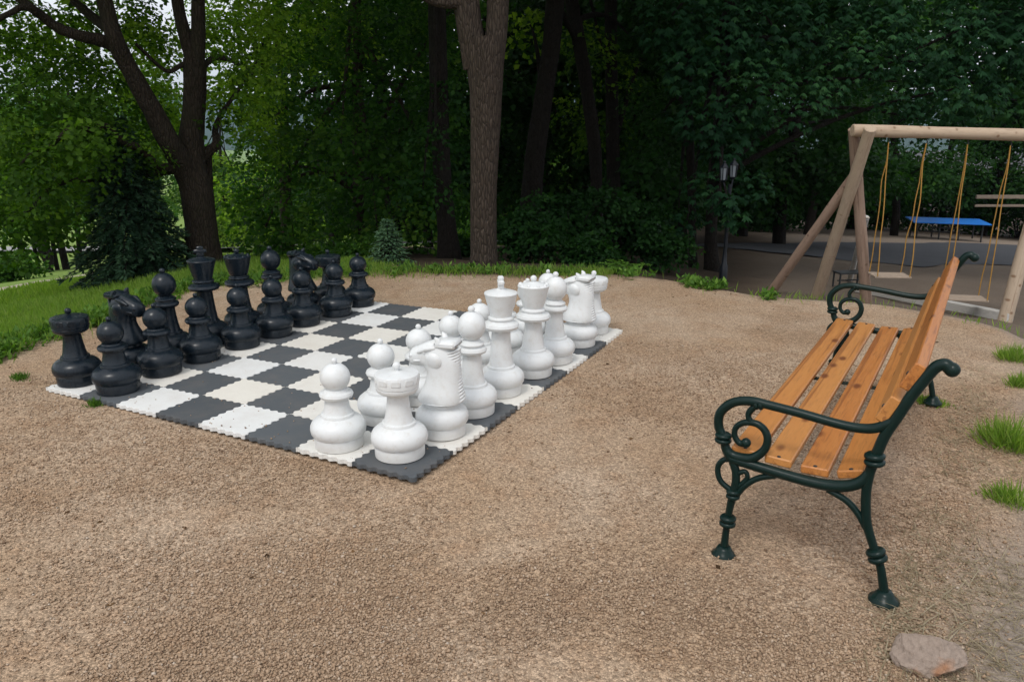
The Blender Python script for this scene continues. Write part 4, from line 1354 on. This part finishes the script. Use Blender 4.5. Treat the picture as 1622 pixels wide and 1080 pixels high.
def tuft(px, py, label, n=260, h=.13, spread=.07, mat=M['grass'], name='grass_tuft', tint=None):
    p = on_ground(px, py)
    for _ in range(4):
        p = on_ground(px, py, float(th(p[0], p[1])))
    b = np.array([p[0], p[1], float(th(p[0], p[1]))])
    hub = rng.normal(0, spread * .45, (5, 2)); off = hub[rng.integers(0, 5, n)] + rng.normal(0, spread * .5, (n, 2))
    ds = np.linalg.norm(off, axis=1)
    base = np.c_[off, th(off[:, 0] + b[0], off[:, 1] + b[1]) - b[2] - .003]
    D = np.c_[off * 5 + rng.normal(0, .35, (n, 2)), np.full(n, 1.)]
    L = h * rng.uniform(.35, 1.2, n) * np.clip(1.25 - .35 * ds / spread, .35, 1.2)
    V = kites(base, D, np.c_[rng.normal(0, 1, (n, 2)), np.full(n, .3)], L, rng.uniform(.0035, .0075, n), .1)
    o = link(name, mesh_np(name, V, quads(n), {'tint': np.repeat(rng.random(n) ** 1.3, 4)}), mat)
    o.location = b
    tag(o, label, 'grass', 'grass tufts on the soil at the right')
    return o


tuft(1597, 705, 'largest green grass tuft at the right edge behind the bench', 750, .15, .085)
tuft(1608, 572, 'bright green grass tuft nearest the end of the border log', 420, .12, .07)
tuft(1618, 612, 'sparse tuft between the largest tuft and the border log', 420, .09, .05)
tuft(1612, 800, 'grass tuft on the grey soil nearest the broken rock', 260, .11, .06)
tuft(1475, 640, 'low tuft around the far back foot of the bench', 420, .05, .06)
tuft(150, 643, 'tiny green tuft growing beside the near edge of the black mats', 160, .05, .03, M['weed'])
tuft(30, 600, 'small sparse tuft on the gravel left of the board', 220, .05, .04, M['weed'])
# dry straw over the grey soil
n = 8000
az = rng.uniform(.50, .80, n); r = rng.uniform(1.5, 5.8, n)
x, y = r * np.sin(az), r * np.cos(az)
kp = (right_s(x, y) > -.25) & (rng.random(n) < np.clip(.5 + fbm(x, y, 3.3, 8), 0, 1))
x, y = x[kp], y[kp]; n = len(x)
a = rng.uniform(0, 6.28, n)
V = kites(np.c_[x, y, th(x, y) + .004], np.c_[np.cos(a), np.sin(a), rng.uniform(0, .35, n)], np.c_[np.zeros((n, 2)), np.ones(n)], rng.uniform(.04, .16, n), np.full(n, .0036), .05)
tag(link('dry_straw', mesh_np('dry_straw', V, quads(n), {'tint': np.repeat(rng.random(n), 4)}), M['dry']), 'dry straw lying on the grey soil at the right', 'straw', None, 'stuff')

# leaf litter and bits of twig on the gravel
n = 260
az = rng.uniform(-.62, .55, n); r = np.where(rng.random(n) < .65, edge_r(az) - np.abs(rng.normal(0, .5, n)), rng.uniform(2., 6., n))
x, y = r * np.sin(az), r * np.cos(az); u_, v_ = board_uv(x, y)
kp = ~((u_ > -.1) & (u_ < 8.1) & (v_ > -.1) & (v_ < 8.1)); x, y = x[kp], y[kp]; n = len(x); a = rng.uniform(0, 6.28, n)
Lf = rng.uniform(.012, .035, n); tw_ = rng.random(n) < .35
V = kites(np.c_[x, y, th(x, y) + .006], np.c_[np.cos(a), np.sin(a), rng.uniform(-.05, .25, n)], np.c_[rng.normal(0, .3, (n, 2)), np.ones(n)], np.where(tw_, Lf * 3, Lf), np.where(tw_, .004, Lf * .6), .2)
M['litter'] = m_leaf('dead leaves', (.05, .028, .014), (.12, .065, .03), (.22, .13, .06), .1)
tag(link('leaf_litter', mesh_np('leaf_litter', V, quads(n), {'tint': np.repeat(rng.random(n), 4)}), M['litter']), 'dead leaves and bits of twig on the gravel', 'leaf litter', None, 'stuff')

# fern-like plant at the rim
p = at(985, 428, 8.3); b = np.array([p[0], p[1], float(th(p[0], p[1]))])
cr = Crown()
for k in range(26):
    a = rng.uniform(0, 6.283); L = rng.uniform(.16, .34); nn = 16
    s = np.linspace(.1, 1, nn)
    d = np.array([math.cos(a), math.sin(a), 0])
    pc = b + d * (L * s)[:, None] + np.array([0, 0, 1]) * (L * (1.1 * s - .75 * s * s))[:, None]
    side = np.cross(d, [0, 0, 1.])
    for sg in (-1, 1):
        cr.blades(pc, side * sg + d * .5 + rng.normal(0, .15, (nn, 3)), np.tile([0, 0, 1.], (nn, 1)) + rng.normal(0, .3, (nn, 3)), .07 * (1.15 - s) + .015, .022 * (1.2 - s) + .006, np.clip(.3 + .4 * s + rng.normal(0, .1, nn), 0, 1))
T = tree('fern_plant', b, 'feathery green plant at the gravel rim behind the white rook', None, 'plant')
cr.build('fronds', M['weed'], T)

# ------------------------------------------------------------------ swing set
def log_between(name, p, q, r0, r1, mat, parent, b, seg=18):
    mb = MB()
    p, q = np.array(p) - b, np.array(q) - b
    P = [p + (q - p) * t_ for t_ in np.linspace(0, 1, 10)]
    rad = [r0 + (r1 - r0) * t_ + .0025 * math.sin(t_ * 17 + r0 * 100) for t_ in np.linspace(0, 1, 10)]
    # build along local z so the grain runs along the log
    d = Vector(q - p); Lg = d.length
    rot = d.to_track_quat('Z', 'Y')
    mb.lathe([(r0 - .008, -.002), (r0, .006)] + [(r_, Lg * t_) for r_, t_ in zip(rad, np.linspace(.01, .99, 10))] + [(r1, Lg - .006), (r1 - .008, Lg + .002)], seg)
    o = mb.build(name, mat, parent, True, 40)
    o.location = Vector(p); o.rotation_mode = 'QUATERNION'; o.rotation_quaternion = rot
    return o


def gp(px, py, guess=9.):
    Y = hit(px, py, 4, 60)
    return at(px, py, Y)


YB = 9.0
bl, brr = at(1357, 207, YB), at(1622, 214, YB)
dirb = (brr - bl) / np.linalg.norm(brr - bl)
b_end = bl + dirb * 4.2
sb = np.array([bl[0], bl[1], float(th(bl[0], bl[1]))])
SW = empty('swing_set', sb, 0, 'round log swing frame with leaning legs beyond the bench', 'swing frame')
pxm = YB / F_PX
log_between('crossbeam', bl - dirb * .05, b_end, .068, .066, M['log'], SW, sb)
f1 = gp(1290, 470); f1[2] -= .15
top1 = at(1378, 206, YB - .13)
log_between('leg', f1, top1 + (top1 - f1) / np.linalg.norm(top1 - f1) * .02, .078, .066, M['log'], SW, sb)
f2 = at(1379, 446, 9.75); f2[2] = min(f2[2], float(th(f2[0], f2[1]))) - .1
top2 = at(1352, 204, YB + .13)
log_between('leg', f2, top2, .070, .062, M['log_red'], SW, sb)
f3 = gp(1214, 462); f3[2] -= .12
j3 = at(1356, 274, YB + .30)
log_between('brace', f3, j3, .064, .060, M['log_red'], SW, sb)
f4 = gp(1590, 508); f4[2] -= .15
top4 = at(1672, 210, YB - .13)
log_between('leg', f4, top4, .080, .066, M['log'], SW, sb)
f5 = at(1690, 470, 9.8); f5[2] = float(th(f5[0], f5[1])) - .1
log_between('leg', f5, at(1655, 206, YB + .13), .070, .062, M['log_red'], SW, sb)

for i, (hx1, hx2, sy, lab) in enumerate(((1407, 1467, 436, 'empty plank swing on yellow ropes nearest the leaning frame legs'), (1532, 1600, 472, 'empty lower plank swing on yellow ropes partly behind the bench back'))):
    h1, h2 = at(hx1, 226 if i == 0 else 230, YB), at(hx2, 228 if i == 0 else 232, YB)
    h1 = bl + dirb * ((h1 - bl) @ dirb); h2 = bl + dirb * ((h2 - bl) @ dirb)
    zs = at(1410 if i == 0 else 1535, sy, YB)[2]
    c = (h1 + h2) / 2
    T = empty('swing', (c[0], c[1], zs), 0, lab, 'swing', 'swings under the crossbeam')
    bb = np.array([c[0], c[1], zs])
    tw = R(-6 if i == 0 else -12)
    along = dirb * math.cos(tw) + np.array([0, 1, 0]) * math.sin(tw); along[2] = 0; along /= np.linalg.norm(along)
    across = np.array([-along[1], along[0], 0])
    half = np.linalg.norm(h2 - h1) / 2 - .01
    mb = MB()
    for k in (-1, 1):
        mb.box(across * k * .075 + np.array([0, 0, .0]), (half * 2, .12, .022), (Vector(along), Vector(across), Vector((0, 0, 1))), .004)
    mb.build('seat', M['swing_seat'], T, True, 30)
    for s_, hk in ((-1, h1), (1, h2)):
        hook = MB(); hb = hk - np.array([0, 0, .068]) - bb
        hook.tube([hb + np.array([0, 0, .02]), hb + np.array([0, 0, -.02]), hb + np.array([.012, 0, -.035]), hb + np.array([0, 0, -.05])], .007, 8)
        hook.build('hook', M['dark_metal'], T, True, 60)
        for k in (-1, 1):
            e = along * s_ * (half - .025) + across * k * .14 + np.array([0, 0, .012])
            mb = MB(); s0 = hb + np.array([0, 0, -.05])
            P = [s0 + (e - s0) * t_ + np.array([rng.normal(0, .004), rng.normal(0, .006), 0]) * (0 < t_ < 1) for t_ in np.linspace(0, 1, 8)]
            P = spline(P, 3)
            mb.tube(P, .0065, 8).build('rope', M['rope'], T, True, 60)

# border log at the playground edge
P = [gp(1352, 462), gp(1440, 473), gp(1520, 489), gp(1600, 511)]
for i in range(len(P)): P[i][2] = float(th(P[i][0], P[i][1])) + .06
sb2 = P[1].copy()
mb = MB()
q0, q1 = P[0], P[-1]
d = Vector(q1 - q0)
ax = d.normalized(); sd = ax.cross(Vector((0, 0, 1))).normalized()
mb.box((0, 0, 0), (d.length, .10, .12), (Vector((1, 0, 0)), Vector((0, 1, 0)), Vector((0, 0, 1))), .012)
o = mb.build('border_beam', M['grey_wood'], None, True, 30)
o.location = Vector((q0 + q1) / 2); o.rotation_euler = d.to_track_quat('X', 'Z').to_euler()
tag(o, 'pale weathered timber beam edging the playground below the swings', 'border beam')

# grey post leaning behind the swing legs
p0 = gp(1345, 442); p1 = at(1372, 345, 10.6)
sbp = np.array(p0)
PT = empty('leaning_post', sbp, 0, 'thin grey leaning pole behind the swing frame legs', 'pole')
log_between('pole', p0 - np.array([0, 0, .1]), p1, .045, .04, M['grey_wood'], PT, sbp)
MB().lathe([(.042, 0), (.046, .004), (.046, .012), (.03, .02)], 16, tuple(p1 - sbp - np.array([0, 0, .005]))).build('cap', M['grey_wood'], PT)

# low dark metal frame by the swing foot
c = gp(1343, 455); c[2] = float(th(c[0], c[1]))
LT = empty('low_frame', c, R(8), 'low dark metal frame behind the far armrest of the bench', 'metal frame')
wv = 46 * c[1] / F_PX
MB().box((0, 0, .235), (wv, .22, .025), None, .004).build('top_bar', M['dark_metal'], LT)
for sx in (-1, 1):
    for sy in (-1, 1):
        MB().box((sx * (wv / 2 - .02), sy * .09, .11), (.022, .022, .225), None, .003).build('leg', M['dark_metal'], LT)
MB().box((0, 0, .11), (wv - .06, .018, .018), None, .003).build('stretcher', M['dark_metal'], LT)

# ------------------------------------------------------------------ blue table tennis table
Yp = 31.
c = at(1497, 369, Yp); c[2] = float(th(c[0], c[1]))
TT = empty('table_tennis_table', c, R(-16), 'blue outdoor table tennis table on dark legs behind the swings', 'table')
MB().box((0, 0, .74), (2.74, 1.75, .04), None, .006).build('tabletop', M['blue'], TT)
MB().box((0, 0, .70), (2.5, 1.3, .03), None, .004).build('apron', M['dark_metal'], TT)
for sx in (-1.15, -.35, .35, 1.15):
    for sy in (-.6, .6):
        MB().box((sx, sy, .34), (.05, .05, .69), None, .006).build('leg', M['dark_metal'], TT)
MB().box((0, 0, .30), (1.6, .05, .05), None, .006).build('stretcher', M['dark_metal'], TT)
MB().box((0, 0, .45), (1.1, .30, .04), None, .006).build('undershelf', M['dark_metal'], TT)

# two pale rails at the right
Yr = 20.
a, b_ = at(1546, 312, Yr), at(1760, 312, Yr)
c = np.array([(a[0] + b_[0]) / 2, Yr, float(th((a[0] + b_[0]) / 2, Yr))])
RF = empty('rail_fence', c, 0, 'two pale horizontal rails beyond the blue table at the right', 'fence')
for yy in (312, 326):
    z = at(1546, yy, Yr)[2] - c[2]
    MB().box((0, 0, z), (b_[0] - a[0], .05, .095 if yy == 312 else .06), None, .008).build('rail', M['swing_seat'], RF)
hz_ = at(1546, 305, Yr)[2] - c[2]
for sx in (.3, .46):
    MB().box(((b_[0] - a[0]) * sx, .06, hz_ / 2), (.09, .07, hz_), None, .008).build('post', M['grey_wood'], RF)

# ------------------------------------------------------------------ lamp with two lanterns amid the chestnut leaves
Yl = 11.6
c = at(1156, 300, Yl); zb = float(th(c[0], c[1])); bl_ = np.array([c[0], c[1], zb])
LP = empty('lamp_post', bl_, 0, 'dark lamp post with two lanterns amid the chestnut leaves', 'street lamp')
zt = at(1156, 292, Yl)[2] - zb
MB().lathe([(.06, 0), (.06, .25), (.04, .3), (.028, .5), (.026, zt - .1), (.03, zt)], 18).build('post', M['lamp_paint'], LP)
sc = Yl / F_PX
for (px, top, bot) in ((1147, 256, 287), (1162, 252, 282)):
    q = at(px, (top + bot) / 2, Yl) - bl_
    hgt = (bot - top) * sc; w = 13 * sc
    ln = MB()
    ln.tube([(0, 0, zt - .06), (q[0] * .5, 0, zt - .10), (q[0], 0, q[2] - hgt * .55)], .012, 8)
    ln.lathe([(.02, -hgt * .55), (w * .30, -hgt * .5), (w * .36, -hgt * .46), (w * .2, -hgt * .42)], 6, tuple(q))
    for k in range(6):
        a = k * math.pi / 3
        ln.tube([q + np.array([w * .36 * math.cos(a), w * .36 * math.sin(a), -hgt * .45]), q + np.array([w * .46 * math.cos(a), w * .46 * math.sin(a), hgt * .18])], .006, 6)
    lo = ln.build('lantern', M['lamp_paint'], LP, True, 35)
    MB().lathe([(w * .31, -hgt * .42), (w * .41, hgt * .16)], 6, tuple(q)).build('pane', M['glass'], lo, False)
    MB().lathe([(w * .56, hgt * .17), (w * .54, hgt * .21), (w * .28, hgt * .34), (w * .14, hgt * .40), (w * .16, hgt * .45), (w * .04, hgt * .52)], 6, tuple(q)).build('roof', M['lamp_paint'], lo, True, 20)

# small pale bollard light in the shade
Yb = 15.
c = at(1042, 372, Yb); bz = float(th(c[0], c[1]))
BO = empty('garden_light', (c[0], c[1], bz), 0, 'small pale garden light glimpsed in the shade left of the lamp', 'garden light')
zt = c[2] - bz
MB().lathe([(.03, 0), (.028, max(zt, .1))], 14).build('post', M['dark_metal'], BO)
MB().lathe([(.03, 0), (.052, .03), (.06, .12), (.05, .2), (.02, .225)], 18, (0, 0, max(zt, .1))).build('globe', M['glass'], BO)

# teal panel fence by the far road
Yf = hit(362, 390) + 4
a, b_ = at(330, 386, Yf), at(402, 386, Yf)
c = np.array([(a[0] + b_[0]) / 2, Yf, float(th((a[0] + b_[0]) / 2, Yf))])
TF = empty('panel_fence', c, 0, 'teal panel fence beside the far road right of the forked trunk', 'fence')
hf = at(362, 371, Yf)[2] - c[2]
MB().box((0, 0, hf / 2 + .1), (b_[0] - a[0], .06, hf - .15), None, .01).build('panel', M['teal'], TF)
for k in np.linspace(-.48, .48, 5):
    MB().box(((b_[0] - a[0]) * k, -.08, hf / 2), (.1, .1, hf + .1), None, .01).build('post', M['dark_metal'], TF)

# ------------------------------------------------------------------ air over the valley
mb = MB(); mb.box((0, 0, 52), (8200, 8200, 272))
t = NT('haze'); pv = t.n('ShaderNodeVolumePrincipled'); pv.inputs['Density'].default_value = .00014; pv.inputs['Color'].default_value = (.62, .80, 1., 1); pv.inputs['Anisotropy'].default_value = .2
t.t.links.new(pv.outputs[0], t.out.inputs['Volume'])
tag(mb.build('haze', t.m, None, False), 'thin blue air over the valley', 'haze', None, 'stuff')

# ------------------------------------------------------------------ light
w = bpy.data.worlds.new('World'); scene.world = w; w.use_nodes = True
nt = w.node_tree; nt.nodes.clear()
sky = nt.nodes.new('ShaderNodeTexSky'); sky.sky_type = 'NISHITA'; sky.sun_disc = False
SUN_EL, SUN_AZ = R(56), R(205)
sky.sun_elevation = SUN_EL; sky.sun_rotation = SUN_AZ
sky.air_density = 1.0; sky.dust_density = 3.5; sky.ozone_density = 1.0
hs = nt.nodes.new('ShaderNodeHueSaturation'); hs.inputs['Saturation'].default_value = .45
bg = nt.nodes.new('ShaderNodeBackground'); bg.inputs[1].default_value = .15
ow = nt.nodes.new('ShaderNodeOutputWorld')
mxs = nt.nodes.new('ShaderNodeMix'); mxs.data_type = 'RGBA'; mxs.inputs[0].default_value = .62
mxs.inputs[7].default_value = (7.3, 7.45, 7.7, 1)          # high even cloud
nt.links.new(sky.outputs[0], hs.inputs['Color']); nt.links.new(hs.outputs[0], mxs.inputs[6]); nt.links.new(mxs.outputs[2], bg.inputs[0]); nt.links.new(bg.outputs[0], ow.inputs[0])
sd_ = bpy.data.lights.new('sun', 'SUN'); sd_.energy = 1.05; sd_.angle = R(14); sd_.color = (1., .96, .90)
so = bpy.data.objects.new('sun', sd_); C.objects.link(so)
dv = Vector((math.sin(SUN_AZ) * math.cos(SUN_EL), math.cos(SUN_AZ) * math.cos(SUN_EL), math.sin(SUN_EL)))
so.rotation_euler = dv.to_track_quat('Z', 'Y').to_euler()
so.location = (0, 0, 30)
scene.view_settings.view_transform = 'Standard'
scene.view_settings.look = 'None'
scene.view_settings.exposure = 0.16
scene.view_settings.gamma = 1
scene.cycles.max_bounces = 8
scene.cycles.transparent_max_bounces = 4
scene.cycles.use_denoising = True
